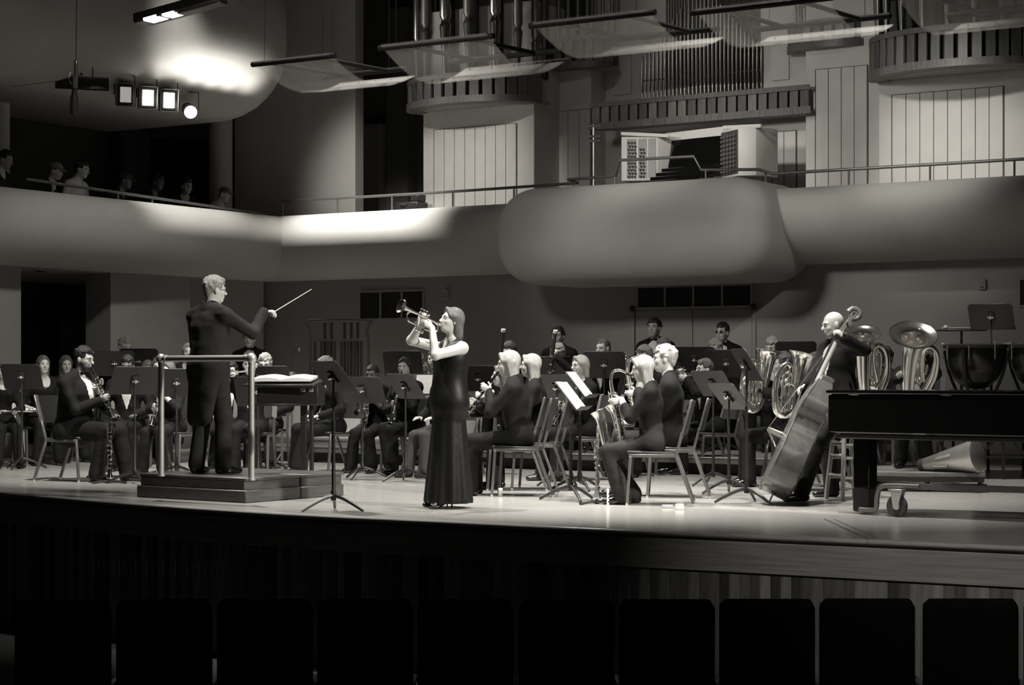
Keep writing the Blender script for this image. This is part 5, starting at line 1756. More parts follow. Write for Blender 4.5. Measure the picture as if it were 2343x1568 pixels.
def trumpet_parts(I, m, d, upv, k=1.0, mat=None):
    mat = mat or brass
    d, u = nrm(d), nrm(np.array(upv, float) - nrm(d) * (nrm(d) @ np.array(upv, float)))
    s_ = np.cross(d, u)
    L = .48 * k
    q = lambda y, z, x=0: m + d * y + u * z + s_ * x
    I.part('mouthpiece', MB().lathe([(.013, 0), (.0135, .006), (.007, .025), (.005, .07)], m, d, 14), chrome)
    I.part('leadpipe', MB().tube([q(.05, 0), q(.30 * k, 0), q(.36 * k, -.01), q(.385 * k, -.045), q(.36 * k, -.085), q(.30 * k, -.09), q(.16 * k, -.09)], .0062, 10, n=4), mat)
    I.part('bell', MB().tube([q(.17 * k, -.095, -.004), q(.06 * k, -.09, -.01), q(.03 * k, -.05, -.012), q(.06 * k, -.008, -.012), q(.2 * k, -.0, -.012), q(.34 * k, -.0, -.012), q(.41 * k, 0, -.012), q(.45 * k, 0, -.012), q(L, 0, -.012)], [.0065, .0065, .007, .0075, .009, .012, .018, .029, .060], 20, n=5, caps=False), mat)
    I.part('bell_rim', MB().lathe([(.058 * k, -.003), (.062 * k, 0), (.058 * k, .003)], q(L, 0, -.012), d, 26, caps=False), mat)
    for i in range(3):
        y = (.17 + .034 * i) * k
        I.part('valve', MB().lathe([(.005, -.135), (.013, -.13), (.013, .03), (.010, .034), (.004, .036), (.004, .06), (.010, .062), (.010, .067), (.001, .068)], q(y, 0, .012), u, 12), mat)
    I.part('valve_slide', MB().tube([q(.2 * k, -.05, .01), q(.2 * k, -.05, .06), q(.22 * k, -.05, .065), q(.23 * k, -.05, .06), q(.23 * k, -.05, .01)], .006, 8, n=3), mat)
    return q
def trumpet(P, label, d=(0, 1, -.05), up=(0, 0, 1)):
    m = P.mouth()
    d = nrm(d)
    I = Held(P, 'trumpet', label, 'trumpet', m)
    q = trumpet_parts(I, m, d, up)
    u = nrm(np.array(up, float) - d * (d @ np.array(up, float)))
    s_ = np.cross(d, u)
    P.grip('L', q(.20, -.05), u, -s_, 34, .045)
    P.hand['L'] = (q(.13, -.075, -.055), nrm(d * .8 + s_ * .3 + u * .3), nrm(s_), 40)
    P.hand['R'] = (q(.13, .01, .075), nrm(d * .75 - s_ * .45 + u * .25), nrm(-s_ * .5 - u * .8), 34)
    for h, sx in (('L', -1), ('R', 1)): P.hint[h] = A3(.9 * sx, .1, -.75)
    return I
def big_brass(P, label, base, axis, right, k=1.0, name='euphonium', bell=.145):
    """upright conical brass: base point (bottom bow) in the player's frame, axis up to the bell, right = bow direction"""
    a = nrm(axis)
    r_ = nrm(np.array(right, float) - a * (a @ np.array(right, float)))
    f_ = np.cross(a, r_)
    b = np.array(base, float)
    q = lambda x, z, y=0: b + (r_ * x + a * z + f_ * y) * k
    I = Held(P, name, label, name, b)
    I.part('bell', MB().tube([q(.14, .10), q(.10, .02), q(.03, .0), q(-.02, .05), q(-.035, .16), q(-.04, .34), q(-.04, .46), q(-.04, .54), q(-.04, .585), q(-.04, .61)], [x * k for x in (.038, .042, .046, .050, .055, .064, .076, .095, .118, bell)], 26, n=4, caps=False), brass)
    I.part('bell_rim', MB().lathe([(bell * k * .985, -.004), (bell * k + .004, 0), (bell * k * .985, .005)], q(-.04, .612), a, 40, caps=False), brass)
    I.part('outer_branch', MB().tube([q(.14, .10), q(.17, .20), q(.175, .34), (q(.15, .44)), q(.10, .48), q(.06, .44), q(.06, .30), q(.09, .14)], [x * k for x in (.038, .033, .028, .025, .022, .02, .018, .016)], 16, n=4), brass)
    I.part('inner_loop', MB().tube([q(.12, .16, .06), q(.13, .34, .06), q(.10, .40, .06), q(.05, .37, .06), q(.03, .22, .06), q(.06, .12, .06), q(.10, .12, .06)], .0095 * k, 10, n=5), brass)
    I.part('inner_loop', MB().tube([q(-.02, .10, .07), q(.00, .26, .075), q(.05, .30, .075), q(.10, .26, .075), q(.11, .10, .07), q(.06, .05, .07)], .0095 * k, 10, n=5), brass)
    for i in range(3):
        I.part('valve', MB().lathe([(.015 * k, 0), (.017 * k, .004), (.017 * k, .15 * k), (.013 * k, .155 * k), (.006 * k, .16 * k), (.006 * k, .185 * k), (.013 * k, .19 * k), (.001, .195 * k)], q(.005 + .042 * i, .14 + .01 * i, .055), a, 14), chrome)
        I.part('valve_slide', MB().tube([q(.0 + .042 * i, .18, .07), q(.0 + .042 * i, .08 - .02 * i, .095), q(.02 + .042 * i, .07 - .02 * i, .095), q(.02 + .042 * i, .18, .07)], .008 * k, 8, n=3), brass)
    m = P.mouth()
    I.part('leadpipe', MB().tube([m + A3(0, .05, 0), (m * .5 + q(.06, .44) * .5) + A3(0, .06, .03), q(.08, .46, .04), q(.10, .38, .05)], .0075 * k, 10, n=4), brass)
    I.part('mouthpiece', MB().lathe([(.017, 0), (.018, .008), (.008, .035), (.006, .075)], m - A3(0, .004, 0), A3(0, 1, .0), 14), chrome)
    return I, q
# ---- double bass
def double_bass(loc, axis, front, label):
    a = nrm(axis)
    n = nrm(np.array(front, float) - a * (a @ np.array(front, float)))
    w = np.cross(n, a)
    M4 = Matrix(((w[0], n[0], a[0], 0), (w[1], n[1], a[1], 0), (w[2], n[2], a[2], 0), (0, 0, 0, 1)))
    t = thing('double_bass', label, 'double bass', loc)
    def part(name, mb, mat, parent=None, bevel=0.0, ang=40): return mb.xf(M4).build(name, mat, parent or t, True, bevel, ang)
    E0 = .13                                       # endpin length below the body
    prof = [(.0, .05), (.012, .16), (.05, .25), (.13, .32), (.25, .345), (.36, .325), (.45, .27), (.51, .215), (.55, .205), (.60, .195), (.66, .197), (.70, .215), (.74, .25), (.80, .262), (.87, .255), (.94, .225), (1.00, .175), (1.05, .12), (1.09, .07), (1.115, .04)]
    pr = cat_pts(prof, 3)
    half = [(x[1], x[0] + E0) for x in pr]
    ring = half + [(-x, z) for x, z in reversed(half)]
    m = len(ring)
    def dep(z):                                     # rib depth, tapering at the shoulders
        q = (z - E0) / 1.115
        return .115 if q < .72 else .115 - .05 * (q - .72) / .28
    rows = []
    for f, y in ((1, 1), (1, -1)):
        rows.append([(x, y * dep(z), z) for x, z in ring])
    part('ribs', MB().add(rows[0] + rows[1], [(i, (i + 1) % m, m + (i + 1) % m, m + i) for i in range(m)]), varnish, None, 0, 35)
    for nm, sg, mt in (('front_plate', 1, varnish_top), ('back_plate', -1, varnish)):
        vs, fs = [], []
        K = 5
        nh = len(half)
        for i, (x, z) in enumerate(half):
            for k in range(-K, K + 1):
                xx = (x + .012) * k / K
                bulge = .028 * (1 - (k / K) ** 2) * min(1, x / .2)
                vs.append((xx, sg * (dep(z) + .004 + bulge), z))
        c = 2 * K + 1
        for i in range(nh - 1):
            for k in range(c - 1): fs.append((i * c + k, i * c + k + 1, (i + 1) * c + k + 1, (i + 1) * c + k))
        mb = MB().add(vs, fs)
        edge = [(x + .012, z) for x, z in half] + [(-x - .012, z) for x, z in reversed(half)]
        e1 = [(x, sg * (dep(z) + .004), z) for x, z in edge]
        e2 = [(x, sg * (dep(z) - .006), z) for x, z in edge]
        mb.add(e1 + e2, [(i, (i + 1) % m, m + (i + 1) % m, m + i) for i in range(m)])
        part(nm, mb, mt, None, 0, 50)
    zt = E0 + 1.115
    part('neck', MB().tube([(0, .05, zt - .06), (0, .065, zt + .06), (0, .06, zt + .42)], [.045, .028, .024], 12, n=3), mono('neck_wood', .40, .35), None)
    part('fingerboard', MB().box((0, .105, zt + .01), (.07, .022, .88), (R(2.5), 0, 0), .62), mono('ebony', .03, .16, spec=.6), None, .004)
    part('heel', MB().box((0, -.01, zt + .0), (.08, .14, .12)), varnish, None, .02)
    sp = [(0, .06, zt + .42), (0, .055, zt + .54), (0, .03, zt + .66)]
    part('pegbox', MB().box((0, .05, zt + .53), (.062, .055, .26), (R(10), 0, 0), .75), varnish_top, None, .006)
    sc = []
    rr = []
    for i in range(26):
        th = -PI / 2 + i * .42
        rad = .062 * (1 - i / 30)
        sc.append((0, .012 - rad * math.sin(th) * .95 - .0, zt + .70 + rad * math.cos(th)))
        rr.append(.026 - .0006 * i)
    part('scroll', MB().tube(sc, [.030 - .0007 * i for i in range(26)], 10), varnish_top)
    for i, (s_, z) in enumerate(((1, .46), (-1, .48), (1, .57), (-1, .59))):
        g = MB().tube([(s_ * .02, .045, zt + z), (s_ * .10, .045, zt + z)], .006, 8).ball((s_ * .12, .045, zt + z), (.024, .006, .017), None, 10, 6).lathe([(.02, 0), (.02, .012)], (s_ * .036, .02, zt + z), (s_, 0, 0), 14)
        part('tuning_machine', g, chrome)
    zb = E0 + .50
    part('bridge', MB().prism([(-.075, -.0), (-.05, .0), (-.03, .05), (.03, .05), (.05, 0), (.075, 0), (.05, .15), (-.05, .15)], -.008, .008).xf(Matrix.Translation((0, .13, zb)) @ Matrix(((1, 0, 0, 0), (0, 1, 0, 0), (0, 0, 1, 0), (0, 0, 0, 1)))), mono('maple', .5, .5), None, .003)
    part('tailpiece', MB().box((0, .19, E0 + .24), (.085, .018, .34), (R(-14), 0, 0), .7), mono('ebony', .03, .16, spec=.6), None, .005)
    for i in range(4):
        x = -.03 + .02 * i
        part('string', MB().tube([(x * .8, .155, E0 + .38), (x, .283, zb), (x * .55, .07, zt + .46)], .0022, 5), chrome)
    part('endpin', MB().lathe([(.008, 0), (.008, E0 + .01), (.02, E0 + .01), (.02, E0 + .03)], (0, .0, 0), (0, 0, 1), 10), chrome)
    part('endpin_collar', MB().ball((0, 0, E0), .024), black_metal)
    return t
def peg_stand_instrument(px, py, Y, L, name, label, silver):
    """straight woodwind standing on a floor peg"""
    p = at(px, 850, Y)
    I = Placed(name, label, name.replace('_', ' '), (p.x, p.y, .0))
    I.part('tube', MB().lathe([(.035, .05), (.022, .10), (.0165, .16), (.0145, .3), (.0125, L * .8), (.010, L - .08), (.014, L - .07), (.010, L - .01), (.004, L)], (0, 0, 0), (.01, 0, 1), 16), chrome if silver else grenadilla)
    I.part('keywork', keywork((0, 0, .14), (0, 0, L - .12), .0145, 34, int(px)).ball((.02, -.01, L * .5), .012).ball((-.018, -.01, L * .6), .011), chrome, kind='stuff')
    I.part('bell_ring', MB().lathe([(.0365, .048), (.0365, .058)], (0, 0, 0), (0, 0, 1), 18), chrome)
    J = Placed('instrument_stand', 'small folding floor stand carrying the ' + label.split(' standing')[0], 'stand', (p.x, p.y, 0))
    J.part('peg', MB().lathe([(.018, .0), (.018, .03), (.011, .04), (.009, .12)], (0, 0, 0), (0, 0, 1), 12), black_metal)
    for k in range(3):
        a = R(-20 + 120 * k)
        J.part('leg', MB().tube([(0, 0, .025), (math.cos(a) * .15, math.sin(a) * .15, .014), (math.cos(a) * .2, math.sin(a) * .2, .012)], [.011, .011, .015], 8, n=2), black_metal)
    return I
# ================================================================== THE PLAYERS
def seated(label, px, py, Y, phi, z=0.0, chair=None, **kw):
    seat = kw.pop('seat', .46)
    P = Person(label, fit(py, Y, z, True, seat), True, seat=seat, **kw).place(px, py, Y, phi, z)
    return P
def done(P, chair, **kw):
    P.build(**kw)
    if chair: chair_for(P, chair)
    return P
def standing(label, px, py, Y, phi, z=0.0, **kw):
    return Person(label, fit(py, Y, z, False), False, **kw).place(px, py, Y, phi, z)
def loc(P, w):
    v = P.M.inverted() @ V3(w)
    return A3(v.x, v.y, v.z)
def ldir(P, w):
    v = P.M.inverted().to_3x3() @ V3(w)
    return A3(v.x, v.y, v.z)
# ---------------- conductor
c = standing('grey-haired conductor in tailcoat seen from behind, pointing a baton', 491, 628, 17.85, 52, PZ, lean=2, hyaw=-22, hpitch=-6, wide=1.15)
c.free('R', loc(c, at(604, 714, 17.95)), ldir(c, (.97, .1, .05)), ldir(c, (.1, .1, -1)), 42)
c.free('L', (-.22, .34, 1.06), (.3, .9, .2), (0, 0, -1), 20)
c.hint['R'] = A3(.3, -.3, -.9)
c.foot['R'] = (A3(.15, .03, .085), A3(.25, 1, 0))
c.foot['L'] = (A3(-.12, -.05, .085), A3(-.25, 1, 0))
done(c, None, hair=('short', hair_grey), outfit='tails', res=.013, hres=.0068, glasses=True, cloth=cloth_grey)
h = c.Wr['R'] + c.hand['R'][1] * .085
I = Held(c, 'baton', 'white baton held out in the raised right hand', 'baton', h)
tip = loc(c, at(713, 662, 18.0))
I.part('shaft', MB().tube([h - nrm(tip - h) * .03 - A3(0, 0, .01), tip], [.0045, .003], 8), paper)
I.part('handle', MB().ball(h - nrm(tip - h) * .03 - A3(0, 0, .01), (.012, .012, .02), None, 8, 6), wood_lite)
# ---------------- soloist
s = standing('trumpet soloist in a long sleeveless black evening dress', 1034, 699, 16.5, 214, 0.0, female=True, lean=-3, hyaw=-8, hpitch=12)
s.foot['R'] = (A3(.08, .02, .12), A3(.1, 1, 0))
s.foot['L'] = (A3(-.07, .06, .12), A3(-.1, 1, 0))
td = ldir(s, (-.62, -.60, .28))
trumpet(s, 'silver-bright trumpet raised by the soloist, bell to the left', td, (0, 0, 1))
s.hint['R'] = ldir(s, (-.9, .2, -.35))
s.hint['L'] = ldir(s, (.30, -.35, -1))
done(s, None, hair=('long', hair_brown), outfit='dress', legs='none', res=.0125, hres=.0066, eyes='closed', shoes=False, sleeve=.3)
def vneck(P_, D):
    L = (P_ - s.N) @ s.MT
    d = np.maximum(np.maximum(np.abs(L[:, 0]) - np.clip(.082 + (L[:, 2] + .03) * .5, 0, .082), -.2 - L[:, 2]), -.02 - L[:, 1])
    return np.maximum(D, -d)
tor = s.torso(.008)
w0 = s.P + s.MT @ A3(0, 0, .14)
dp = [tor[1], tor[2], tor[6], tor[7], RC(s.C + A3(-.07, 0, .08), s.C + A3(.07, 0, .08), .085, .085, .04)]
for x in (-1, 1): dp.append(RC(s.C + s.MT @ A3(.085 * x, 0, .05), s.N + s.MT @ A3(.10 * x, -.01, -.015), .05, .035, .03))
dp += [RC(s.C, s.P, .114, .122, .1), RC(s.hp['L'], s.hp['R'], .098, .098, .1), RC(w0 + A3(0, 0, .08), s.P + A3(0, 0, -.06), .106, .148, .12, A3(0, 1, 0), 1.15), RC(s.P + A3(0, 0, -.05), A3(s.P[0] * .3, s.P[1] + .01, .07), .145, .225, .05, A3(0, 1, 0), 1.15)]
folds = lambda P_, D: D + .012 * np.clip((s.P[2] - P_[:, 2]) / .9, 0, 1) * np.sin(np.arctan2(P_[:, 1] - s.P[1], P_[:, 0]) * 11)
hem = lambda P_, D: np.maximum(D, .045 - P_[:, 2])
uparm = lambda P_, D: np.maximum(D, ((P_ - s.N) @ s.MT)[:, 2] - .012)
link('dress', surf_mesh(satin, dp, [vneck, folds, hem, uparm], .0115), s.t)
for h_ in 'RL':
    f_ = nrm(s.foot[h_][1])
    a_ = s.An[h_].copy()
    sp = [RC(a_ + A3(0, 0, -.03) - f_ * .03, a_ + f_ * .11 + A3(0, 0, -.085), .03, .027, .02), RC(a_ + f_ * .11 + A3(0, 0, -.088), a_ + f_ * .17 + A3(0, 0, -.092), .028, .02, .02), RC(a_ + A3(0, 0, -.05) - f_ * .045, a_ + A3(0, 0, -.115) - f_ * .045, .012, .006, .02)]
    link('shoe', surf_mesh(shoe_black, sp, [lambda P_, D: np.maximum(D, .001 - P_[:, 2])], .008), s.t)
# ---------------- large clarinet player, left
p = seated('large bearded clarinet player in glasses and black suit at the left', 192, 790, 20.5, -24, wide=1.34, lean=6, hpitch=-10, hyaw=4)
clarinet(p, 'black clarinet with silver keys played by the large bearded man', (0.02, .46, -.89), seed=4)
p.foot['R'] = (A3(.15, .36, .085), A3(.1, 1, 0))
p.foot['L'] = (A3(-.20, .50, .085), A3(-.2, 1, 0))
done(p, 'dark chair under the large bearded clarinet player', skin_m=skin_tan, hair=('short', hair_black), beard=hair_black, glasses=True, res=.0145, hres=.0072)
peg_stand_instrument(251, 965, 20.1, .66, 'clarinet', 'black clarinet with bright keys standing before the large bearded man', False)
peg_stand_instrument(237, 1010, 21.2, .56, 'clarinet', 'second clarinet standing on a peg between the feet of the large man', False)
# ---------------- flutes and clarinets at the far left
p = seated('flute player mostly hidden behind the big stand at the left edge', 6, 826, 23.5, -62, female=True, hpitch=-8)
flute(p, 'silver flute resting in the lap at the left edge', True)
done(p, 'chair of the flute player at the left edge', hair=('long', hair_brown), outfit='top', legs='trousers')
p = seated('long-haired woman in black, flute in lap, beside the large clarinet player', 99, 811, 24.2, -66, female=True, hyaw=6)
flute(p, 'silver flute in the lap of the long-haired woman by the big stand', True)
done(p, 'chair of the long-haired woman by the big stand', hair=('long', hair_brown), outfit='top', sleeve=.55, neck=-.03)
p = seated('woman with long fair hair half hidden behind the large clarinet player', 151, 811, 25.0, -58, female=True, hyaw=-8, hpitch=-6)
done(p, 'chair of the half-hidden woman with long fair hair', hair=('long', hair_brown), outfit='top')
p = seated('fair-haired man at the rear left, looking down at his trumpet', 286, 769, 25.9, -58, z=.2, hpitch=-14, hyaw=6)
trumpet(p, 'trumpet of the fair-haired man at the rear left', (0, .9, -.45))
done(p, 'chair of the fair-haired man at the rear left', hair=('short', hair_blond))
p = seated('dark-haired player whose hair shows above the stand by the podium', 291, 812, 22.8, -86, hpitch=-12)
done(p, 'chair of the dark-haired player behind the stand by the podium', hair=('short', hair_black), skin_m=skin_dark)
p = seated('fair player at the left rear, only hair showing left of the rail', 338, 822, 25.2, -80, hpitch=-15, female=True)
done(p, 'chair of the fair player at the left rear', hair=('bob', hair_blond), outfit='top')
p = seated('curly brown-haired player behind the left rail post', 362, 815, 24.3, -82, hpitch=-8, female=True)
done(p, 'chair of the curly brown-haired player', hair=('bob', hair_brown), outfit='top')
p = seated('woman with clarinet seated behind the left rail post', 384, 824, 22.0, -112, female=True, hpitch=-8)
clarinet(p, 'black clarinet held low behind the left rail post', (0, .42, -.9), seed=8)
done(p, 'chair of the woman behind the left rail post', hair=('mid', hair_brown), outfit='top', sleeve=.7)
p = seated("pale-haired player at the conductor's left elbow", 431, 784, 24.8, -80, z=.2, female=True)
done(p, "chair of the pale-haired player at the conductor's left", hair=('bob', hair_blond), outfit='top')
# ---------------- centre left
p = standing('man in bow tie standing under the outstretched conducting arm', 571, 753, 26.2, -94)
done(p, None, hair=('short', hair_brown), res=.021, hres=.0085)
p = seated('dark-haired man in white shirt between conductor and rail post', 529, 829, 22.6, -96)
done(p, 'chair of the dark-haired man beside the conductor', hair=('short', hair_black), skin_m=skin_tan)
p = seated('crop-haired man with glasses directly behind the right rail post', 572, 809, 21.9, -92)
flute(p, 'silver flute played behind the right rail post')
done(p, 'chair of the crop-haired man behind the rail post', hair=('crop', hair_brown), glasses=True)
p = seated('fair young man with glasses looking down, right of the rail', 606, 807, 23.2, -92, hpitch=-14)
done(p, 'chair of the fair young man with glasses', hair=('short', hair_blond), glasses=True, eyes='closed', res=.016, hres=.0078, legcloth=cloth_grey)
p = seated("player hidden behind the soloist's stand, legs stretched to the left", 745, 813, 22.2, -140, hpitch=-18, female=True)
p.foot['L'] = (A3(-.08, .52, .085), A3(-.1, 1, 0))
done(p, "chair of the player behind the soloist's stand", hair=('short', hair_brown), outfit='top', legs='flare')
p = seated('dark-skinned woman with closed eyes playing clarinet behind a stand', 852, 834, 22.4, -112, female=True, hpitch=-10)
clarinet(p, 'clarinet with bright keys left of the dark-haired woman', (-.05, .30, -.95), seed=12)
done(p, 'chair of the clarinet player with closed eyes', hair=('up', hair_black), outfit='top', sleeve=.55, skin_m=skin_dark, eyes='closed', legs='flare', res=.016, hres=.0078)
p = seated('woman with a dark bob looking over her stand left of the soloist', 926, 816, 22.0, -122, female=True, hyaw=14)
p.foot['R'] = (A3(-.1, .46, .14), A3(-.2, 1, -.1))
p.foot['L'] = (A3(-.06, .38, .085), A3(0, 1, 0))
clarinet(p, 'clarinet held low by the woman with the dark bob', (0, .35, -.93), seed=14)
done(p, 'chair of the woman with the dark bob', hair=('bob', hair_black), outfit='top', skin_m=skin_tan, legs='flare', res=.016, hres=.0078)
p = seated("horn player hidden behind the soloist's shoulder", 992, 826, 24.2, -105, z=.2)
b0 = loc(p, at(957, 842, 24.0))
I, q = big_brass(p, "shining brass bow of a horn seen left of the soloist's elbow", b0 - A3(0, 0, .38), (0, 0, 1), ldir(p, (1, 0, 0)), .9, 'baritone_horn', .11)
done(p, "chair of the horn player behind the soloist", hair=('short', hair_brown))
p = seated('player in grey trousers hidden behind the soloist', 1012, 826, 21.4, -140)
p.foot['R'] = (A3(.10, .46, .085), A3(0, 1, 0))
done(p, 'chair of the player hidden behind the soloist', hair=('short', hair_brown), legcloth=mono('cloth_lite', .06, .85, bump=.4, bscale=7))
# ---------------- oboes, centre right
p = seated('oboe player whose face shows just left of the blond man', 1148, 834, 19.0, 176, female=True, lean=8)
clarinet(p, 'silver-keyed oboe held out toward the soloist', (0, .66, -.75), .60, 'oboe', seed=21, r=.010)
done(p, 'chair of the half-hidden oboe player', hair=('mid', hair_brown), outfit='top', res=.016, hres=.0078)
p = seated('blond man in dark suit playing oboe, seen in profile, back to the chair', 1164, 801, 18.15, 172, lean=5, hpitch=-6)
clarinet(p, 'black oboe with bright keys played by the blond man', (0, .60, -.80), .60, 'oboe', seed=22, r=.011)
done(p, 'black chair with steel frame under the blond oboe player', hair=('mid', hair_blond), res=.0135, hres=.0068, outfit='suit')
p = seated('woman with long fair hair behind the blond oboe player', 1214, 808, 19.1, 170, female=True)
done(p, 'chair of the long fair-haired woman behind the oboe player', hair=('long', hair_blond), outfit='top')
p = seated('brown-haired bassoon player at the rear above the oboes', 1165, 781, 23.8, -122, z=.2, hpitch=-14)
bassoon(p, 'dark bassoon rising right of the brown-haired rear player')
done(p, 'chair of the brown-haired bassoon player', hair=('short', hair_brown))
p = standing('dark-haired man in bow tie standing at the back wall, centre', 1277, 746, 25.3, -116)
done(p, None, hair=('short', hair_black), skin_m=skin_tan, res=.021, hres=.0085)
p = seated('fair bassoon player half hidden by his upright bassoon', 1278, 787, 23.0, -112, z=.2)
bassoon(p, 'dark bassoon in front of the face of the fair player')
done(p, 'chair of the fair bassoon player', hair=('short', hair_blond))
p = seated('blonde woman with a smooth bob seated between the bright pages', 1327, 811, 20.7, -152, female=True, hyaw=6)
clarinet(p, 'clarinet in the lap of the blonde woman', (0, .38, -.92), seed=31)
p.foot['R'] = (A3(.10, .46, .085), A3(0, 1, 0))
done(p, 'chair of the blonde woman', hair=('bob', hair_blond), outfit='top', sleeve=.6, res=.0145, hres=.0072)
p = seated('close-cropped man playing at the rear right of the bassoons', 1380, 773, 23.9, -132, z=.2, hpitch=-4)
trumpet(p, 'trumpet of the close-cropped rear player', (0, .95, -.3))
done(p, 'chair of the close-cropped rear player', hair=('crop', hair_brown), res=.016, hres=.0078)
# ---------------- saxophones
p = seated('young woman in black with straight fair hair playing saxophone in front', 1471, 811, 16.95, 174, female=True, lean=4, hpitch=-12)
p.foot['R'] = (A3(.08, .16, .085), A3(0, 1, 0))
p.foot['L'] = (A3(-.10, .24, .085), A3(0, 1, 0))
saxophone(p, 'bright saxophone played by the young woman in front', 1.0, .09, 41)
done(p, 'steel-framed chair under the young saxophone woman, nearest the camera', hair=('long', hair_blond), outfit='top', sleeve=.78, res=.0125, hres=.0066, eyes='closed', legs='flare', cloth=cloth_black, legcloth=cloth_grey)
p = seated('fair-haired man in dark suit playing saxophone behind the young woman', 1521, 788, 17.95, 174, lean=3)
saxophone(p, 'larger saxophone of the fair-haired man, tall looped neck', 1.2, .16, 42)
done(p, 'steel-framed chair under the fair-haired saxophone man', hair=('short', hair_blond), res=.0135, hres=.0068, glasses=True, outfit='suit')
peg_stand_instrument(1366, 985, 16.95, .69, 'soprano_saxophone', 'bright soprano saxophone standing on a floor stand before the saxophone players', True)
q0 = fl(1391, 1162)
t = thing('instrument_peg', 'white striped empty instrument peg beside the soprano saxophone', 'peg', q0)
MB().lathe([(.016, 0), (.016, .02), (.010, .025), (.010, .15), (.006, .165)], (0, 0, 0), (0, 0, 1), 14).build('peg', paper, t)
for k in range(3): MB().lathe([(.0108, .045 + .035 * k), (.0108, .055 + .035 * k)], (0, 0, 0), (.05, 0, 1), 14).build('stripe', black_metal, t)
# ---------------- rear right
p = seated('brown-haired player peering between the two saxophone heads', 1474, 784, 21.6, -126, z=.0, hpitch=-10)
done(p, 'chair of the player between the saxophone heads', hair=('short', hair_brown))
p = standing('tall man with black mop of hair standing at the rear doors', 1497, 725, 25.0, -118)
done(p, None, hair=('short', hair_black), skin_m=skin_tan, res=.021, hres=.0085)
p = seated('player whose head shows just above the fair saxophone man', 1517, 773, 23.4, -132, z=.2)
trumpet(p, 'trumpet right of the fair saxophone man', (.3, .9, -.1))
done(p, 'chair of the player above the fair saxophone man', hair=('short', hair_brown), skin_m=skin_tan)
p = standing('man with dark glasses and black hair standing at the rear right', 1653, 736, 25.0, -124)
done(p, None, hair=('short', hair_black), glasses='sun', res=.021, hres=.0085)
p = seated('fair rear player just below the man in dark glasses', 1637, 773, 23.7, -128, z=.2, hpitch=-12)
done(p, 'chair of the fair rear player below the dark glasses', hair=('short', hair_blond))
p = seated('trumpet player hidden behind the rear right stands', 1612, 822, 22.0, -160)
trumpet(p, 'trumpet whose bell shines left of the rear right stand', (0, .97, .12))
done(p, 'chair of the hidden trumpet player', hair=('short', hair_brown))
p = seated('fair-haired rear player left of the double bass', 1767, 769, 23.4, -126, z=.2, hpitch=-16)
done(p, 'chair of the fair-haired rear player by the double bass', hair=('short', hair_blond))
# ---------------- euphoniums
def euph(label, px, py, Y, phi, bpx, bpy, bY, tilt, il, cl, k=1.0, **kw):
    p = seated(label, px, py, Y, phi)
    b = loc(p, at(bpx, bpy, bY))
    I, q = big_brass(p, il, b, ldir(p, (tilt, 0, 1)), ldir(p, (-1, -.25, 0)), k)
    p.free('L', q(.16, .22, -.03), ldir(p, (0, -.5, .9)), ldir(p, (1, 0, 0)), 38)
    p.free('R', q(.06, .30, .09), ldir(p, (-.3, .3, -.7)), ldir(p, (0, 1, 0)), 34)
    done(p, cl, **kw)
euph('short-haired euphonium player in profile left of the double bass', 1790, 806, 19.6, 182, 1728, 938, 19.3, .16, 'euphonium farther left, in front of the short-haired player', 'chair of the short-haired euphonium player', 1.0, hair=('short', hair_brown), res=.0145, hres=.0072)
euph('euphonium player hidden behind the double bass neck', 1868, 806, 18.9, 184, 1800, 950, 18.4, .22, 'euphonium directly left of the double bass', 'chair of the euphonium player behind the double bass', 1.0, hair=('short', hair_black))
# ---------------- double bass
ep = fl(1757, 1156)
top = at(1968, 700, 17.35)
double_bass(ep, top - ep, (-1, .10, .4), 'large double bass leaning on the bearded bald player')
pd_ = thing('endpin_rest', 'small round black rest under the double bass endpin', 'endpin rest', ep)
MB().lathe([(.05, 0), (.05, .008), (.02, .012)], (0, 0, 0), (0, 0, 1), 18).build('disc', rubber, pd_)
MB().lathe([(.019, .010), (.019, .014), (.006, .015)], (0, 0, 0), (0, 0, 1), 14).build('cup', chrome, pd_)
b = standing('bald bearded double bass player in a dinner jacket', 1906, 709, 17.75, 208, 0.0, lean=2, hpitch=-10, hyaw=-16, wide=1.16)
ax_ = nrm(np.array((top - ep)[:]))
E_ = lambda f: V3((np.array(ep[:]) + np.array((top - ep)[:]) * f).tolist())
b.free('L', loc(b, at(1932, 775, 17.2)), ldir(b, (-.6, .1, .75)), ldir(b, (-.7, .5, -.3)), 42)
b.free('R', loc(b, at(1825, 915, 17.45)), ldir(b, (-.8, -.35, -.5)), ldir(b, (0, -.5, -.8)), 30)
b.hint['L'] = ldir(b, (1, -.25, -.45))
b.hint['R'] = ldir(b, (.3, .6, -.8))
b.foot['L'] = (loc(b, fl(1838, 1150) + V3((0, .1, .085))), A3(.1, 1, 0))
b.foot['R'] = (A3(.14, -.02, .085), A3(.2, 1, 0))
done(b, None, hair=('bald', hair_grey), beard=hair_grey, res=.0135, hres=.0068)
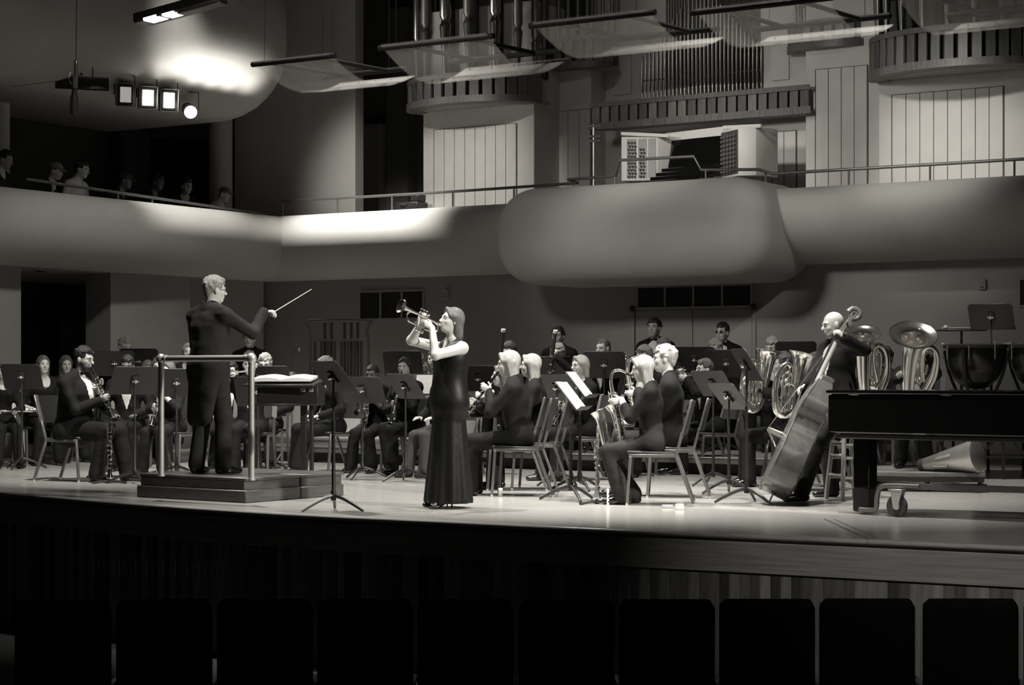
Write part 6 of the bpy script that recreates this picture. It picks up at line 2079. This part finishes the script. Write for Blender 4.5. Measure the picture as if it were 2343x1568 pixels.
# ---------------- tubas
p = seated('tuba player hidden behind the double bass player', 2003, 770, 20.6, -140, z=.0)
I, q = big_brass(p, 'tuba whose bell shows behind the double bass scroll', loc(p, at(1985, 905, 20.3)), ldir(p, (-.08, -.45, .9)), ldir(p, (1, 0, 0)), 1.2, 'tuba', .16)
done(p, 'chair of the tuba player behind the double bass', hair=('short', hair_black))
p = seated('tuba player behind a big shining tuba bell above the piano', 2098, 782, 19.75, -108, z=.19, wide=1.15)
I, q = big_brass(p, 'big shining tuba with wide bell above the piano', loc(p, at(2083, 905, 19.5)), ldir(p, (-.02, -.60, .8)), ldir(p, (1, .1, 0)), 1.25, 'tuba', .19)
p.free('R', loc(p, at(2046, 880, 19.1)), ldir(p, (.3, -.3, .6)), ldir(p, (1, .3, 0)), 36)
p.free('L', loc(p, at(2120, 812, 19.2)), ldir(p, (-.9, -.1, -.1)), ldir(p, (-.2, .5, -.6)), 30)
p.hint['L'] = ldir(p, (1, .1, -.1))
done(p, 'chair of the player with the big tuba on the low platform', hair=('short', hair_brown), skin_m=skin_tan, res=.0145, hres=.0075)
p = seated('dark-haired player between the two tubas', 2024, 792, 21.9, -130, z=.0)
done(p, 'chair of the dark-haired player between the tubas', hair=('short', hair_black), skin_m=skin_dark)
# ================================================================== SPECTATORS ON THE SIDE BALCONY
BZ = 2.88
def spectator(label, px, py, u, dphi=-20, **kw):
    v, zt = hu(px, py, u)
    w = hw(u, v)
    P = Person(label, max(.84, min(1.1, (zt - BZ - .46) / .79)), True, seat=.36, lean=kw.pop('lean', 14), hpitch=kw.pop('hpitch', -14), hyaw=kw.pop('hyaw', 0))
    P.place(px, py, w.y, dphi, BZ)
    P.build(res=.022, hres=.0105, hands=True, outfit='tee', **kw)  # several get darker skin to put the balcony shade into the colour
    return P
spectator('spectator at the left edge of the balcony, in shadow', 12, 338, .05, -15, hair=('short', hair_black), skin_m=skin_tan)
spectator('spectator in a pale peaked cap on the balcony', 128, 350, -.5, -18, hair=('crop', hair_brown), cap=cloth_mid, lean=18)
spectator('spectator with black hair and white shirt on the balcony', 188, 362, .05, -18, hair=('short', hair_black), skin_m=skin_tan, cloth=mono('cloth_pale', .35, .8))
spectator('spectator in a dark cap leaning his chin on his hand', 288, 387, .0, -15, hair=('crop', hair_black), cap=mono('cap_dark', .04, .8), skin_m=skin_dark, lean=22)
spectator('dark-haired spectator left of the two hunched in the middle of the balcony', 361, 395, -.1, -25, hair=('short', hair_black), skin_m=skin_dark)
spectator('spectator with a pale face beside the balcony column', 427, 403, -.1, -50, hair=('short', hair_black), skin_m=skin_tan)
spectator('spectator in a grey cap and pale shirt leaning on the rail', 514, 421, .25, -20, hair=('crop', hair_brown), cap=mono('cap_grey', .10, .8), cloth=mono('cloth_pale', .35, .8), lean=24)
v0, v1 = hu(0, 400, -.2)[0], hu(560, 400, -.2)[0]
bn = thing('balcony_bench', 'long dark bench under the balcony spectators', 'bench', hw(-.3, v0, BZ), HA)
MB().box((0, (v1 - v0) / 2, .34), (.4, v1 - v0 + 1.6, .04)).build('seat_board', wood_dark, bn, True, .005)
for k in range(6): MB().box((0, -.6 + (v1 - v0 + 1.2) * k / 5, .16), (.36, .05, .32)).build('support', wood_dark, bn, True, .004)
